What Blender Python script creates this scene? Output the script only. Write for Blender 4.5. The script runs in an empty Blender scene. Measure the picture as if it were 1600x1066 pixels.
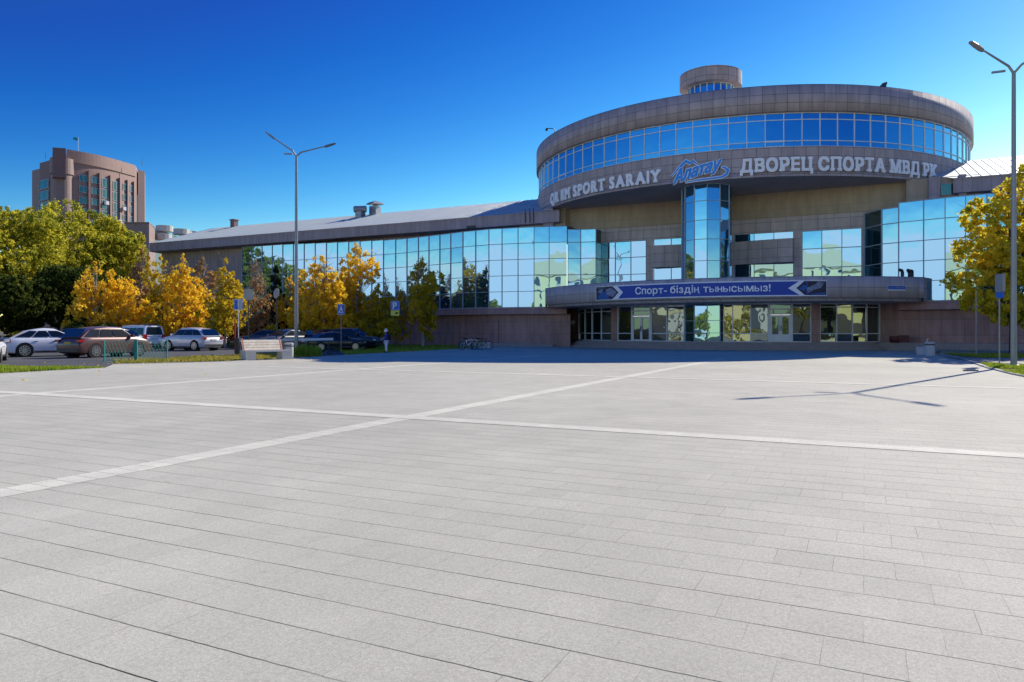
import bpy, math, random
import numpy as np
from mathutils import Vector, Matrix, noise
random.seed(7); rng = np.random.default_rng(7)
R_ = math.radians
SC = bpy.context.scene
COL = SC.collection

# ------------------------------------------------------------------ camera, sky, sun
F = 1130.0; HY = 517.5; EYE = 1.5
cam = bpy.data.objects.new('camera', bpy.data.cameras.new('camera')); COL.objects.link(cam)
cam.location = (0, 0, EYE); cam.rotation_euler = (R_(90), 0, 0)
cam.data.sensor_width = 36; cam.data.lens = 36 * F / 1600
cam.data.shift_y = (HY - 533) / 1600
cam.data.clip_start = 0.1; cam.data.clip_end = 6000
SC.camera = cam

SUN_AZ = R_(44.5)      # from +Y towards +X
SUN_EL = R_(33.7)
w = bpy.data.worlds.new('World'); SC.world = w; w.use_nodes = True
nt = w.node_tree; bg = nt.nodes['Background']
sky = nt.nodes.new('ShaderNodeTexSky'); sky.sky_type = 'NISHITA'; sky.sun_disc = False
sky.sun_elevation = SUN_EL; sky.sun_rotation = SUN_AZ
sky.altitude = 350; sky.air_density = 1.0; sky.dust_density = 0.12; sky.ozone_density = 3.0
sep = nt.nodes.new('ShaderNodeSeparateColor'); cmb = nt.nodes.new('ShaderNodeCombineColor')     # deep, saturated polarised blue
nt.links.new(sky.outputs[0], sep.inputs[0]); nt.links.new(cmb.outputs[0], bg.inputs['Color'])
for i, (pw, gain) in enumerate(((4.4, 6.2), (2.8, 1.56), (1.5, .92))):
    a_ = nt.nodes.new('ShaderNodeMath'); a_.operation = 'MULTIPLY'; a_.inputs[1].default_value = .147
    b_ = nt.nodes.new('ShaderNodeMath'); b_.operation = 'POWER'; b_.inputs[1].default_value = pw
    c_ = nt.nodes.new('ShaderNodeMath'); c_.operation = 'MULTIPLY'; c_.inputs[1].default_value = gain / .147; d_ = nt.nodes.new('ShaderNodeMath'); d_.operation = 'MINIMUM'; d_.inputs[1].default_value = 9.0
    nt.links.new(sep.outputs[i], a_.inputs[0]); nt.links.new(a_.outputs[0], b_.inputs[0]); nt.links.new(b_.outputs[0], c_.inputs[0]); e_ = nt.nodes.new('ShaderNodeMath'); e_.operation = 'MAXIMUM'; e_.inputs[1].default_value = (.012, .085, .42)[i] / .147; nt.links.new(c_.outputs[0], e_.inputs[0]); nt.links.new(e_.outputs[0], d_.inputs[0]); nt.links.new(d_.outputs[0], cmb.inputs[i])
bg.inputs['Strength'].default_value = 0.11

sl = bpy.data.lights.new('sun', 'SUN'); so = bpy.data.objects.new('sun', sl); COL.objects.link(so)
sl.energy = 4.2; sl.angle = R_(0.5); sl.color = (1.0, 0.93, 0.81)
sd = Vector((math.sin(SUN_AZ) * math.cos(SUN_EL), math.cos(SUN_AZ) * math.cos(SUN_EL), math.sin(SUN_EL)))
so.rotation_euler = sd.to_track_quat('Z', 'Y').to_euler()
vs = SC.view_settings; vs.view_transform = 'Standard'; vs.look = 'None'; vs.gamma = 1; vs.exposure = 0.52

# ------------------------------------------------------------------ materials
def mat(name, color, rough=0.7, metal=0.0, spec=0.5, noise_amt=0.0, noise_scale=3.0, bump=0.0, bump_scale=40.0, col2=None, coat=0.0):
    m = bpy.data.materials.new(name); m.use_nodes = True
    t = m.node_tree; b = t.nodes['Principled BSDF']
    b.inputs['Base Color'].default_value = (*color, 1); b.inputs['Roughness'].default_value = rough
    b.inputs['Metallic'].default_value = metal; b.inputs['Specular IOR Level'].default_value = spec
    b.inputs['Coat Weight'].default_value = coat
    if noise_amt or bump:
        tc = t.nodes.new('ShaderNodeTexCoord')
    if noise_amt:
        n = t.nodes.new('ShaderNodeTexNoise'); n.inputs['Scale'].default_value = noise_scale; n.inputs['Detail'].default_value = 6
        t.links.new(tc.outputs['Object'], n.inputs['Vector'])
        r = t.nodes.new('ShaderNodeMapRange'); r.inputs[1].default_value = .3; r.inputs[2].default_value = .7
        t.links.new(n.outputs[0], r.inputs[0])
        mx = t.nodes.new('ShaderNodeMix'); mx.data_type = 'RGBA'
        c2 = col2 or tuple(c * (1 - noise_amt) for c in color)
        mx.inputs[6].default_value = (*color, 1); mx.inputs[7].default_value = (*c2, 1)
        t.links.new(r.outputs[0], mx.inputs[0]); t.links.new(mx.outputs[2], b.inputs['Base Color'])
    if bump:
        n2 = t.nodes.new('ShaderNodeTexNoise'); n2.inputs['Scale'].default_value = bump_scale; n2.inputs['Detail'].default_value = 4
        t.links.new(tc.outputs['Object'], n2.inputs['Vector'])
        bp = t.nodes.new('ShaderNodeBump'); bp.inputs['Strength'].default_value = bump; bp.inputs['Distance'].default_value = .02
        t.links.new(n2.outputs[0], bp.inputs['Height']); t.links.new(bp.outputs[0], b.inputs['Normal'])
    return m

def panel_mat(name, c1, c2, joint, bw, bh, offset=0.0, mortar=.012, rough=.6, streak=.25, seam_only=False):
    """stone / metal cladding panels laid out in UV metres"""
    m = bpy.data.materials.new(name); m.use_nodes = True
    t = m.node_tree; b = t.nodes['Principled BSDF']; b.inputs['Roughness'].default_value = rough
    uv = t.nodes.new('ShaderNodeUVMap'); uv.uv_map = 'UVMap'
    br = t.nodes.new('ShaderNodeTexBrick'); br.offset = offset; br.squash = 1
    br.inputs['Scale'].default_value = 1; br.inputs['Brick Width'].default_value = bw; br.inputs['Row Height'].default_value = bh
    br.inputs['Mortar Size'].default_value = mortar; br.inputs['Mortar Smooth'].default_value = .2; br.inputs['Bias'].default_value = 0
    br.inputs['Color1'].default_value = (*c1, 1); br.inputs['Color2'].default_value = (*c2, 1); br.inputs['Mortar'].default_value = (*joint, 1)
    t.links.new(uv.outputs[0], br.inputs['Vector'])
    n = t.nodes.new('ShaderNodeTexNoise'); n.inputs['Scale'].default_value = .9; n.inputs['Detail'].default_value = 8
    mp = t.nodes.new('ShaderNodeMapping'); mp.inputs['Scale'].default_value = (2.2, .5, 1)
    t.links.new(uv.outputs[0], mp.inputs[0]); t.links.new(mp.outputs[0], n.inputs['Vector'])
    n2 = t.nodes.new('ShaderNodeTexNoise'); n2.inputs['Scale'].default_value = 25; n2.inputs['Detail'].default_value = 4
    t.links.new(uv.outputs[0], n2.inputs['Vector'])
    ad = t.nodes.new('ShaderNodeMath'); ad.operation = 'ADD'
    t.links.new(n.outputs[0], ad.inputs[0]); t.links.new(n2.outputs[0], ad.inputs[1])
    r = t.nodes.new('ShaderNodeMapRange'); r.inputs[1].default_value = .7; r.inputs[2].default_value = 1.3
    r.inputs[3].default_value = 1 - streak; r.inputs[4].default_value = 1 + streak
    t.links.new(ad.outputs[0], r.inputs[0])
    mx = t.nodes.new('ShaderNodeMix'); mx.data_type = 'RGBA'; mx.blend_type = 'MULTIPLY'; mx.inputs[0].default_value = 1
    t.links.new(br.outputs['Color'], mx.inputs[6]); t.links.new(r.outputs[0], mx.inputs[7])
    t.links.new(mx.outputs[2], b.inputs['Base Color'])
    bp = t.nodes.new('ShaderNodeBump'); bp.inputs['Strength'].default_value = .4; bp.inputs['Distance'].default_value = .01; bp.invert = True
    t.links.new(br.outputs['Fac'], bp.inputs['Height']); t.links.new(bp.outputs[0], b.inputs['Normal'])
    return m

def glass_mat(name, tint, dark, mirror, rough=.015, ripple=.04):
    """tinted reflective facade glass: dark body under a coloured mirror coat"""
    m = bpy.data.materials.new(name); m.use_nodes = True
    t = m.node_tree; b = t.nodes['Principled BSDF']
    out = t.nodes['Material Output']
    b.inputs['Base Color'].default_value = (*dark, 1); b.inputs['Roughness'].default_value = .2
    g = t.nodes.new('ShaderNodeBsdfGlossy'); g.inputs['Color'].default_value = (*tint, 1); g.inputs['Roughness'].default_value = rough
    fr = t.nodes.new('ShaderNodeFresnel'); fr.inputs['IOR'].default_value = 1.5
    mr = t.nodes.new('ShaderNodeMapRange'); mr.inputs[3].default_value = mirror; mr.inputs[4].default_value = 1
    t.links.new(fr.outputs[0], mr.inputs[0])
    mx = t.nodes.new('ShaderNodeMixShader')
    t.links.new(mr.outputs[0], mx.inputs[0]); t.links.new(b.outputs[0], mx.inputs[1]); t.links.new(g.outputs[0], mx.inputs[2])
    t.links.new(mx.outputs[0], out.inputs['Surface'])
    if ripple:
        tc = t.nodes.new('ShaderNodeTexCoord'); n = t.nodes.new('ShaderNodeTexNoise'); n.inputs['Scale'].default_value = .8; n.inputs['Detail'].default_value = 1
        t.links.new(tc.outputs['Object'], n.inputs['Vector'])
        bp = t.nodes.new('ShaderNodeBump'); bp.inputs['Strength'].default_value = 1; bp.inputs['Distance'].default_value = ripple
        t.links.new(n.outputs[0], bp.inputs['Height']); t.links.new(bp.outputs[0], g.inputs['Normal'])
    return m

def leaf_mat(name, ramp, trans=.45):
    m = bpy.data.materials.new(name); m.use_nodes = True
    t = m.node_tree; t.nodes.remove(t.nodes['Principled BSDF']); out = t.nodes['Material Output']
    ge = t.nodes.new('ShaderNodeNewGeometry'); cr = t.nodes.new('ShaderNodeValToRGB')
    el = cr.color_ramp.elements
    while len(el) < len(ramp): el.new(.5)
    for i, c in enumerate(ramp):
        el[i].position = i / (len(ramp) - 1); el[i].color = (*c, 1)
    tc = t.nodes.new('ShaderNodeTexCoord'); n = t.nodes.new('ShaderNodeTexNoise'); n.inputs['Scale'].default_value = .55; n.inputs['Detail'].default_value = 2
    t.links.new(tc.outputs['Object'], n.inputs['Vector'])
    a = t.nodes.new('ShaderNodeMath'); a.operation = 'MULTIPLY_ADD'; a.inputs[1].default_value = .55
    s = t.nodes.new('ShaderNodeMapRange'); s.inputs[1].default_value = .3; s.inputs[2].default_value = .7; s.inputs[3].default_value = 0; s.inputs[4].default_value = .45
    t.links.new(n.outputs[0], s.inputs[0]); t.links.new(ge.outputs['Random Per Island'], a.inputs[0]); t.links.new(s.outputs[0], a.inputs[2])
    t.links.new(a.outputs[0], cr.inputs[0])
    d = t.nodes.new('ShaderNodeBsdfDiffuse'); tr = t.nodes.new('ShaderNodeBsdfTranslucent'); mx = t.nodes.new('ShaderNodeMixShader')
    mx.inputs[0].default_value = trans
    t.links.new(cr.outputs[0], d.inputs[0]); t.links.new(cr.outputs[0], tr.inputs[0])
    t.links.new(d.outputs[0], mx.inputs[1]); t.links.new(tr.outputs[0], mx.inputs[2]); t.links.new(mx.outputs[0], out.inputs['Surface'])
    return m

def paving_mat(name, c1, c2, joint, tile=.35, speck=.12, joint_str=1.0):
    m = bpy.data.materials.new(name); m.use_nodes = True
    t = m.node_tree; b = t.nodes['Principled BSDF']; b.inputs['Roughness'].default_value = .85; b.inputs['Specular IOR Level'].default_value = .25
    tc = t.nodes.new('ShaderNodeTexCoord'); mp = t.nodes.new('ShaderNodeMapping'); mp.inputs['Rotation'].default_value = (0, 0, R_(26))
    t.links.new(tc.outputs['Object'], mp.inputs[0])
    def brick(w_, h_, ms, off):
        br = t.nodes.new('ShaderNodeTexBrick'); br.offset = off; br.inputs['Scale'].default_value = 1
        br.inputs['Brick Width'].default_value = w_; br.inputs['Row Height'].default_value = h_
        br.inputs['Mortar Size'].default_value = ms; br.inputs['Mortar Smooth'].default_value = .3; br.inputs['Bias'].default_value = 0
        br.inputs['Color1'].default_value = (*c1, 1); br.inputs['Color2'].default_value = (*c2, 1); br.inputs['Mortar'].default_value = (*c1, 1)
        return br
    wob = t.nodes.new('ShaderNodeTexNoise'); wob.inputs['Scale'].default_value = 9; wob.inputs['Detail'].default_value = 3
    t.links.new(mp.outputs[0], wob.inputs['Vector'])
    wv = t.nodes.new('ShaderNodeVectorMath'); wv.operation = 'MULTIPLY_ADD'; wv.inputs[1].default_value = (.012, .012, 0)
    t.links.new(wob.outputs['Color'], wv.inputs[0]); t.links.new(mp.outputs[0], wv.inputs[2])
    A = brick(tile, tile, .0022, .5); t.links.new(wv.outputs[0], A.inputs['Vector'])
    B = brick(5000, tile, .0055, 0); so_ = t.nodes.new('ShaderNodeVectorMath'); so_.inputs[1].default_value = (1237.3, 0, 0); t.links.new(wv.outputs[0], so_.inputs[0]); t.links.new(so_.outputs[0], B.inputs['Vector'])
    def nz(scale, det, lo, hi, a, bb, src=None):
        n = t.nodes.new('ShaderNodeTexNoise'); n.inputs['Scale'].default_value = scale; n.inputs['Detail'].default_value = det
        t.links.new(mp.outputs[0], n.inputs['Vector'])
        r = t.nodes.new('ShaderNodeMapRange'); r.inputs[1].default_value = lo; r.inputs[2].default_value = hi; r.inputs[3].default_value = a; r.inputs[4].default_value = bb
        t.links.new(n.outputs[0], r.inputs[0]); return r
    def mul(x, y):
        q = t.nodes.new('ShaderNodeMath'); q.operation = 'MULTIPLY'; q.use_clamp = True; t.links.new(x, q.inputs[0]); t.links.new(y, q.inputs[1]); return q.outputs[0]
    jA = mul(A.outputs['Fac'], nz(1.3, 3, .4, .65, .08, .6).outputs[0])
    jB = mul(B.outputs['Fac'], nz(.9, 4, .35, .62, .4, 1).outputs[0])
    jm = t.nodes.new('ShaderNodeMath'); jm.operation = 'MAXIMUM'; t.links.new(jA, jm.inputs[0]); t.links.new(jB, jm.inputs[1])
    js = t.nodes.new('ShaderNodeMath'); js.operation = 'MULTIPLY'; js.inputs[1].default_value = joint_str; t.links.new(jm.outputs[0], js.inputs[0])
    col = A.outputs['Color']
    for sc_, det, lo, hi, a, bb in ((.16, 5, .3, .7, .90, 1.08), (1.1, 8, .3, .72, .93, 1.05), (7, 8, .62, .78, 1.0, .84), (60, 3, .3, .7, 1 - speck, 1 + speck), (200, 3, .28, .72, .78, 1.2)):
        r = nz(sc_, det, lo, hi, a, bb)
        mx = t.nodes.new('ShaderNodeMix'); mx.data_type = 'RGBA'; mx.blend_type = 'MULTIPLY'; mx.inputs[0].default_value = 1
        t.links.new(col, mx.inputs[6]); t.links.new(r.outputs[0], mx.inputs[7]); col = mx.outputs[2]
    mj = t.nodes.new('ShaderNodeMix'); mj.data_type = 'RGBA'; mj.inputs[7].default_value = (*joint, 1)
    t.links.new(js.outputs[0], mj.inputs[0]); t.links.new(col, mj.inputs[6]); t.links.new(mj.outputs[2], b.inputs['Base Color'])
    n3 = t.nodes.new('ShaderNodeTexNoise'); n3.inputs['Scale'].default_value = 180; n3.inputs['Detail'].default_value = 3
    t.links.new(mp.outputs[0], n3.inputs['Vector'])
    sb = t.nodes.new('ShaderNodeMath'); sb.operation = 'SUBTRACT'; t.links.new(n3.outputs[0], sb.inputs[0]); t.links.new(jm.outputs[0], sb.inputs[1])
    bp = t.nodes.new('ShaderNodeBump'); bp.inputs['Strength'].default_value = .35; bp.inputs['Distance'].default_value = .004
    t.links.new(sb.outputs[0], bp.inputs['Height']); t.links.new(bp.outputs[0], b.inputs['Normal'])
    return m

M = dict(
    plaza=paving_mat('plaza_tiles', (.525, .500, .405), (.490, .468, .378), (.045, .04, .037)),
    pline=paving_mat('pale_tiles', (.72, .69, .555), (.64, .61, .50), (.2, .18, .16), tile=.225, joint_str=.9),
    asphalt=mat('asphalt', (.085, .085, .09), .9, noise_amt=.35, noise_scale=1.2, bump=.4, bump_scale=60),
    walk=mat('walk_stone', (.3, .29, .28), .85, noise_amt=.2, noise_scale=2),
    kerb=mat('kerb_concrete', (.45, .44, .41), .85, noise_amt=.2, noise_scale=3),
    earth=mat('earth', (.13, .11, .06), .95, noise_amt=.4, noise_scale=.3),
    lawn=mat('lawn', (.13, .15, .035), .95, noise_amt=.5, noise_scale=.8, col2=(.2, .16, .05)),
    granite=panel_mat('granite_panels', (.47, .38, .365), (.38, .31, .30), (.11, .09, .09), .92, .68, mortar=.017),
    granite_c=panel_mat('canopy_panels', (.56, .48, .45), (.49, .42, .40), (.18, .15, .145), 1.25, .78, mortar=.017),
    beige=panel_mat('upper_wall_panels', (.44, .35, .24), (.40, .32, .22), (.3, .23, .15), 1.2, 3.0, streak=.18),
    brown=panel_mat('brown_wall_panels', (.44, .26, .235), (.36, .215, .20), (.15, .09, .085), 1.5, 1.2, streak=.3),
    fascia=panel_mat('fascia_panels', (.40, .33, .34), (.33, .275, .285), (.14, .115, .12), .62, 3.0, streak=.2),
    soffit=mat('soffit_panel', (.42, .38, .36), .8, noise_amt=.2, noise_scale=.5),
    steps=mat('step_stone', (.38, .32, .31), .8, noise_amt=.2),
    recess=mat('dark_recess', (.02, .017, .017), .9),
    frame_w=mat('white_aluminium', (.80, .82, .86), .4),
    frame_g=mat('grey_aluminium', (.42, .48, .54), .45),
    frame_y=mat('brass_mullion', (.25, .22, .15), .45, metal=.3),
    g_ring=glass_mat('ring_glass', (.42, .80, 1.0), (.0, .04, .14), .62, ripple=.006),
    g_wing=glass_mat('wing_glass', (.32, .59, .86), (.02, .10, .16), .66, ripple=.006),
    g_low=glass_mat('entrance_glass', (.48, .60, .60), (.006, .02, .022), .32, ripple=.016),
    g_dark=glass_mat('dark_glass', (.25, .45, .45), (.004, .02, .022), .2, ripple=.01),
    g_car=glass_mat('car_glass', (.2, .2, .2), (.006, .009, .014), .04, ripple=0),
    white=mat('white_letter', (.95, .94, .95), .45),
    blue=mat('logo_blue', (.02, .32, .85), .4),
    banner=mat('banner_blue', (.012, .065, .40), .5),
    banner_dk=mat('banner_photo_dark', (.018, .02, .04), .5, noise_amt=.6, noise_scale=6, col2=(.05, .03, .05)),
    banner_lt=mat('banner_photo_pale', (.32, .38, .50), .5, noise_amt=.5, noise_scale=9, col2=(.10, .10, .2)),
    banner_bl=mat('banner_photo_blue', (.02, .14, .5), .5, noise_amt=.5, noise_scale=9),
    steel=mat('galvanised_steel', (.33, .34, .36), .45, metal=.5, noise_amt=.15, noise_scale=2),
    dkmetal=mat('dark_metal', (.045, .05, .05), .5, metal=.2),
    conc=mat('white_concrete', (.58, .56, .53), .8, noise_amt=.15, noise_scale=8),
    wood=mat('bench_wood', (.95, .80, .60), .6, noise_amt=.25, noise_scale=5),
    orange=mat('bench_edge', (.6, .16, .06), .6),
    teal=mat('green_fence', (.03, .30, .26), .5),
    rubber=mat('rubber', (.012, .012, .013), .8),
    rim=mat('alloy', (.5, .5, .52), .3, metal=.8),
    red=mat('red_lamp', (.42, .012, .015), .25, coat=.5),
    lamp=mat('headlamp', (.7, .72, .75), .1, coat=1),
    plate=mat('plate', (.6, .6, .58), .5), plate_y=mat('yellow_plate', (.5, .38, .05), .5),
    sign_b=mat('sign_blue', (.015, .13, .62), .4), sign_w=mat('sign_white', (.75, .76, .78), .4),
    sign_y=mat('sign_yellow', (.7, .68, .1), .4), sign_r=mat('sign_red', (.5, .02, .02), .4), sign_k=mat('sign_black', (.01, .01, .01), .5),
    bark=mat('bark', (.07, .055, .045), .9, noise_amt=.4, noise_scale=8),
    birch=mat('birch_bark', (.55, .5, .45), .8, noise_amt=.6, noise_scale=6, col2=(.12, .1, .09)),
    skin=mat('skin', (.5, .28, .2), .5), navy=mat('navy_cloth', (.03, .045, .26), .8), cream=mat('white_cloth', (.82, .8, .86), .8),
    black=mat('black_cloth', (.01, .01, .013), .8), hair=mat('hair', (.02, .014, .01), .6),
    pink=panel_mat('tower_panels', (.36, .215, .18), (.33, .2, .17), (.28, .18, .15), 2.2, 3.3, streak=.1, mortar=.03),
    brownt=panel_mat('tower_brown', (.22, .12, .115), (.2, .115, .11), (.2, .12, .1), 2.2, 3.3, streak=.12, mortar=.03),
    greyt=panel_mat('tower_grey', (.29, .2, .185), (.27, .185, .175), (.2, .15, .14), 2.2, 3.3, streak=.1, mortar=.03),
    creamw=panel_mat('cream_render', (.92, .80, .40), (.92, .80, .40), (.92, .80, .40), 9, 9, streak=.06),
    creamr=mat('cream_roof', (.85, .75, .42), .8, noise_amt=.15),
    whitew=panel_mat('white_render', (.7, .7, .68), (.7, .7, .68), (.7, .7, .68), 9, 9, streak=.06),
    strip=mat('spandrel_grey', (.13, .14, .17), .4),
    darkred=mat('dark_red_plastic', (.09, .012, .012), .5),
)
roofm = bpy.data.materials.new('seam_metal'); roofm.use_nodes = True
_t = roofm.node_tree; _b = _t.nodes['Principled BSDF']; _b.inputs['Roughness'].default_value = .42; _b.inputs['Metallic'].default_value = .25
_uv = _t.nodes.new('ShaderNodeUVMap'); _uv.uv_map = 'UVMap'; _w = _t.nodes.new('ShaderNodeTexNoise'); _w.inputs['Scale'].default_value = .4; _w.inputs['Detail'].default_value = 5
_t.links.new(_uv.outputs[0], _w.inputs['Vector']); _c = _t.nodes.new('ShaderNodeValToRGB'); _c.color_ramp.elements[0].position = .35; _c.color_ramp.elements[1].position = .65
_c.color_ramp.elements[0].color = (.42, .46, .47, 1); _c.color_ramp.elements[1].color = (.52, .56, .57, 1)
_t.links.new(_w.outputs[0], _c.inputs[0]); _t.links.new(_c.outputs[0], _b.inputs['Base Color']); M['roof'] = roofm

# ------------------------------------------------------------------ mesh helpers
class MB:
    def __init__(s): s.v = []; s.f = []; s.uv = []; s.mi = []; s.sm = []
    def face(s, pts, uv=None, mi=0, sm=False):
        n = len(s.v); s.v += [tuple(p) for p in pts]; s.f.append(tuple(range(n, n + len(pts))))
        if uv is None:
            a = Vector(pts[1]) - Vector(pts[0]); b = Vector(pts[-1]) - Vector(pts[0]); nn = a.cross(b)
            if nn.length > 0: nn.normalize()
            if abs(nn.z) > .7: uv = [(p[0], p[1]) for p in pts]
            else:
                h = Vector((-nn.y, nn.x, 0)).normalized() if (abs(nn.x) + abs(nn.y)) > 0 else Vector((1, 0, 0))
                uv = [(h.dot(Vector(p)), p[2]) for p in pts]
        s.uv.append(uv); s.mi.append(mi); s.sm.append(sm); return s
    def box(s, c, d, rz=0, mi=0, rot=None):
        m = rot or Matrix.Rotation(rz, 3, 'Z'); c = Vector(c); x, y, z = d[0] / 2, d[1] / 2, d[2] / 2
        P = [c + m @ Vector(p) for p in ((-x, -y, -z), (x, -y, -z), (x, y, -z), (-x, y, -z), (-x, -y, z), (x, -y, z), (x, y, z), (-x, y, z))]
        for f in ((0, 3, 2, 1), (4, 5, 6, 7), (0, 1, 5, 4), (1, 2, 6, 5), (2, 3, 7, 6), (3, 0, 4, 7)): s.face([P[i] for i in f], mi=mi)
        return s
    def bar(s, p, q, w_, d_, side=None, mi=0):
        p, q = Vector(p), Vector(q); z = q - p; L = z.length; z.normalize()
        sd_ = Vector(side) if side is not None else (Vector((0, 0, 1)) if abs(z.z) < .9 else Vector((1, 0, 0)))
        y = (sd_ - z * sd_.dot(z)).normalized(); x = y.cross(z)
        return s.box((p + q) / 2, (w_, d_, L), rot=Matrix((x, y, z)).transposed(), mi=mi)
    def tube(s, pts, rad, n=8, mi=0, cap=True, sm=True):
        pts = [Vector(p) for p in pts]; rad = rad if isinstance(rad, (list, tuple)) else [rad] * len(pts); rings = []
        for i, p in enumerate(pts):
            d = (pts[min(i + 1, len(pts) - 1)] - pts[max(i - 1, 0)]).normalized()
            a = Vector((0, 0, 1)) if abs(d.z) < .9 else Vector((1, 0, 0))
            x = d.cross(a).normalized(); y = d.cross(x)
            rings.append([p + (x * math.cos(k * 2 * math.pi / n) + y * math.sin(k * 2 * math.pi / n)) * rad[i] for k in range(n)])
        for i in range(len(pts) - 1):
            for k in range(n): s.face([rings[i][k], rings[i + 1][k], rings[i + 1][(k + 1) % n], rings[i][(k + 1) % n]], mi=mi, sm=sm)
        if cap: s.face(rings[0][::1], mi=mi); s.face(rings[-1][::-1], mi=mi)
        return s
    def lathe(s, c, prof, n=24, mi=0, a0=0, a1=2 * math.pi, sm=True, useuv=True):
        for i in range(len(prof) - 1):
            (r0, z0), (r1, z1) = prof[i], prof[i + 1]
            for k in range(n):
                t0 = a0 + (a1 - a0) * k / n; t1 = a0 + (a1 - a0) * (k + 1) / n
                P = [(c[0] + r * math.cos(t), c[1] + r * math.sin(t), c[2] + z) for r, z, t in ((r0, z0, t0), (r0, z0, t1), (r1, z1, t1), (r1, z1, t0))]
                rr = max(r0, r1); ds = 0 if z0 != z1 else 1
                s.face(P, uv=[(rr * t0, z0 + ds * r0), (rr * t1, z0 + ds * r0), (rr * t1, z1 + ds * r1), (rr * t0, z1 + ds * r1)], mi=mi, sm=sm)
        return s
    def wall(s, path, z0, z1, mi=0, closed=False, sm=False, u0=0.0):
        """vertical wall along a 2-D path, UV in metres"""
        path = [Vector((p[0], p[1])) for p in path]; u = u0
        if closed: path = path + [path[0]]
        for a, b in zip(path, path[1:]):
            L = (b - a).length
            s.face([(a.x, a.y, z0), (b.x, b.y, z0), (b.x, b.y, z1), (a.x, a.y, z1)], uv=[(u, z0), (u + L, z0), (u + L, z1), (u, z1)], mi=mi, sm=sm); u += L
        return s
    def prism(s, poly, z0, z1, mi=0, top=True, bottom=True):
        poly = [tuple(p[:2]) for p in poly]
        A = sum(a[0] * b[1] - b[0] * a[1] for a, b in zip(poly, poly[1:] + poly[:1]))
        if A < 0: poly = poly[::-1]
        s.wall(poly, z0, z1, mi, closed=True)
        if top: s.face([(p[0], p[1], z1) for p in poly], mi=mi)
        if bottom: s.face([(p[0], p[1], z0) for p in poly[::-1]], mi=mi)
        return s
    def build(s, name, mats, parent=None, off=(0, 0, 0), weld=False):
        me = bpy.data.meshes.new(name)
        if not isinstance(mats, (list, tuple)): mats = [mats]
        for m in mats: me.materials.append(M[m] if isinstance(m, str) else m)
        v = np.array(s.v, dtype=float).reshape(-1, 3) - np.array(off[:])
        me.from_pydata(v.tolist(), [], s.f)
        ul = me.uv_layers.new(name='UVMap')
        ul.data.foreach_set('uv', [c for f in s.uv for p in f for c in p[:2]])
        me.polygons.foreach_set('material_index', s.mi); me.polygons.foreach_set('use_smooth', s.sm)
        if weld:
            import bmesh
            bm = bmesh.new(); bm.from_mesh(me); bmesh.ops.remove_doubles(bm, verts=bm.verts, dist=1e-4)
            bmesh.ops.recalc_face_normals(bm, faces=bm.faces); bm.to_mesh(me); bm.free()
        me.update()
        o = bpy.data.objects.new(name, me); COL.objects.link(o)
        if parent is not None: o.parent = parent
        return o

def tag(o, label, cat, group=None, kind=None):
    if label: o['label'] = label
    if cat: o['category'] = cat
    if group: o['group'] = group
    if kind: o['kind'] = kind
    return o
def thing(name, label, cat, loc=(0, 0, 0), rz=0, group=None):
    o = bpy.data.objects.new(name, None); COL.objects.link(o); o.location = loc; o.rotation_euler = (0, 0, rz)
    o.empty_display_size = .3
    return tag(o, label, cat, group)
def copy_tree(o, parent=None):
    c = o.copy(); COL.objects.link(c); c.parent = parent
    for ch in [x for x in bpy.data.objects if x.parent == o]: copy_tree(ch, c)
    return c
def struct(mb, name, m): return tag(mb.build(name, m), None, None, kind='structure')
def G(px, py, z=0.0):
    d = (EYE - z) * F / (py - HY); return Vector(((px - 800) / F * d, d, z))
def at(px, d, z=0.0): return Vector(((px - 800) / F * d, d, z))

# building frame: u to the right along the front, v towards the plaza
ANG = R_(26.5); U = Vector((math.cos(ANG), -math.sin(ANG))); N = Vector((-math.sin(ANG), -math.cos(ANG)))
O2 = Vector((23.75, 76.5)) + U * .75
def P2(u, v): return O2 + U * u + N * v
def P3(u, v, z): p = P2(u, v); return Vector((p.x, p.y, z))
def arc_pt(c, R, phi):     # phi measured from N towards U
    return P2(c[0] + R * math.sin(phi), c[1] + R * math.cos(phi))
def hit_arc(px, c, R):
    """angle phi where the sight line through column px meets the near side of a vertical cylinder"""
    d = Vector(((px - 800) / F, 1.0)); C = P2(*c); a = d.dot(d); b = -2 * d.dot(C); k = C.dot(C) - R * R
    q = b * b - 4 * a * k; t = (-b - math.sqrt(max(q, 0))) / (2 * a); r = d * t - C
    return math.atan2(r.dot(U), r.dot(N)), t
def hit_seg(px, A, B):
    d = Vector(((px - 800) / F, 1.0)); e = B - A; det = d.x * (-e.y) + e.x * d.y
    t = (A.x * (-e.y) + e.x * A.y) / det; s = (d.x * A.y - d.y * A.x) / det
    return A + e * s, s

# ------------------------------------------------------------------ ground
b = MB(); b.face([(-3000, -3000, -.03), (3000, -3000, -.03), (3000, 3000, -.03), (-3000, 3000, -.03)]); struct(b, 'ground', 'earth')
edgeL = [G(0, 585), G(162, 576), G(178, 569.5), G(311, 566.5), G(361, 565), G(480, 559), G(540, 555.3), G(603, 552), G(710, 546)]
edgeL = [Vector((p.x, p.y)) for p in edgeL]
edgeR = [Vector((p.x, p.y)) for p in (G(1462, 553), G(1500, 560), G(1545, 576), G(1585, 586), G(1680, 605))]
plaza = [Vector((-30, -34)), Vector((36, -50))] + [Vector((30, 2))] + edgeR[::-1] + [Vector((29.0, 50)), P2(22, 16), P2(16, 14), P2(-13, 13), P2(-23, 16)] + edgeL[::-1] + [Vector((-22, 18)), Vector((-24, 5))]
b = MB(); b.face([(p.x, p.y, .012) for p in plaza]); struct(b, 'plaza', 'plaza')
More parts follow.
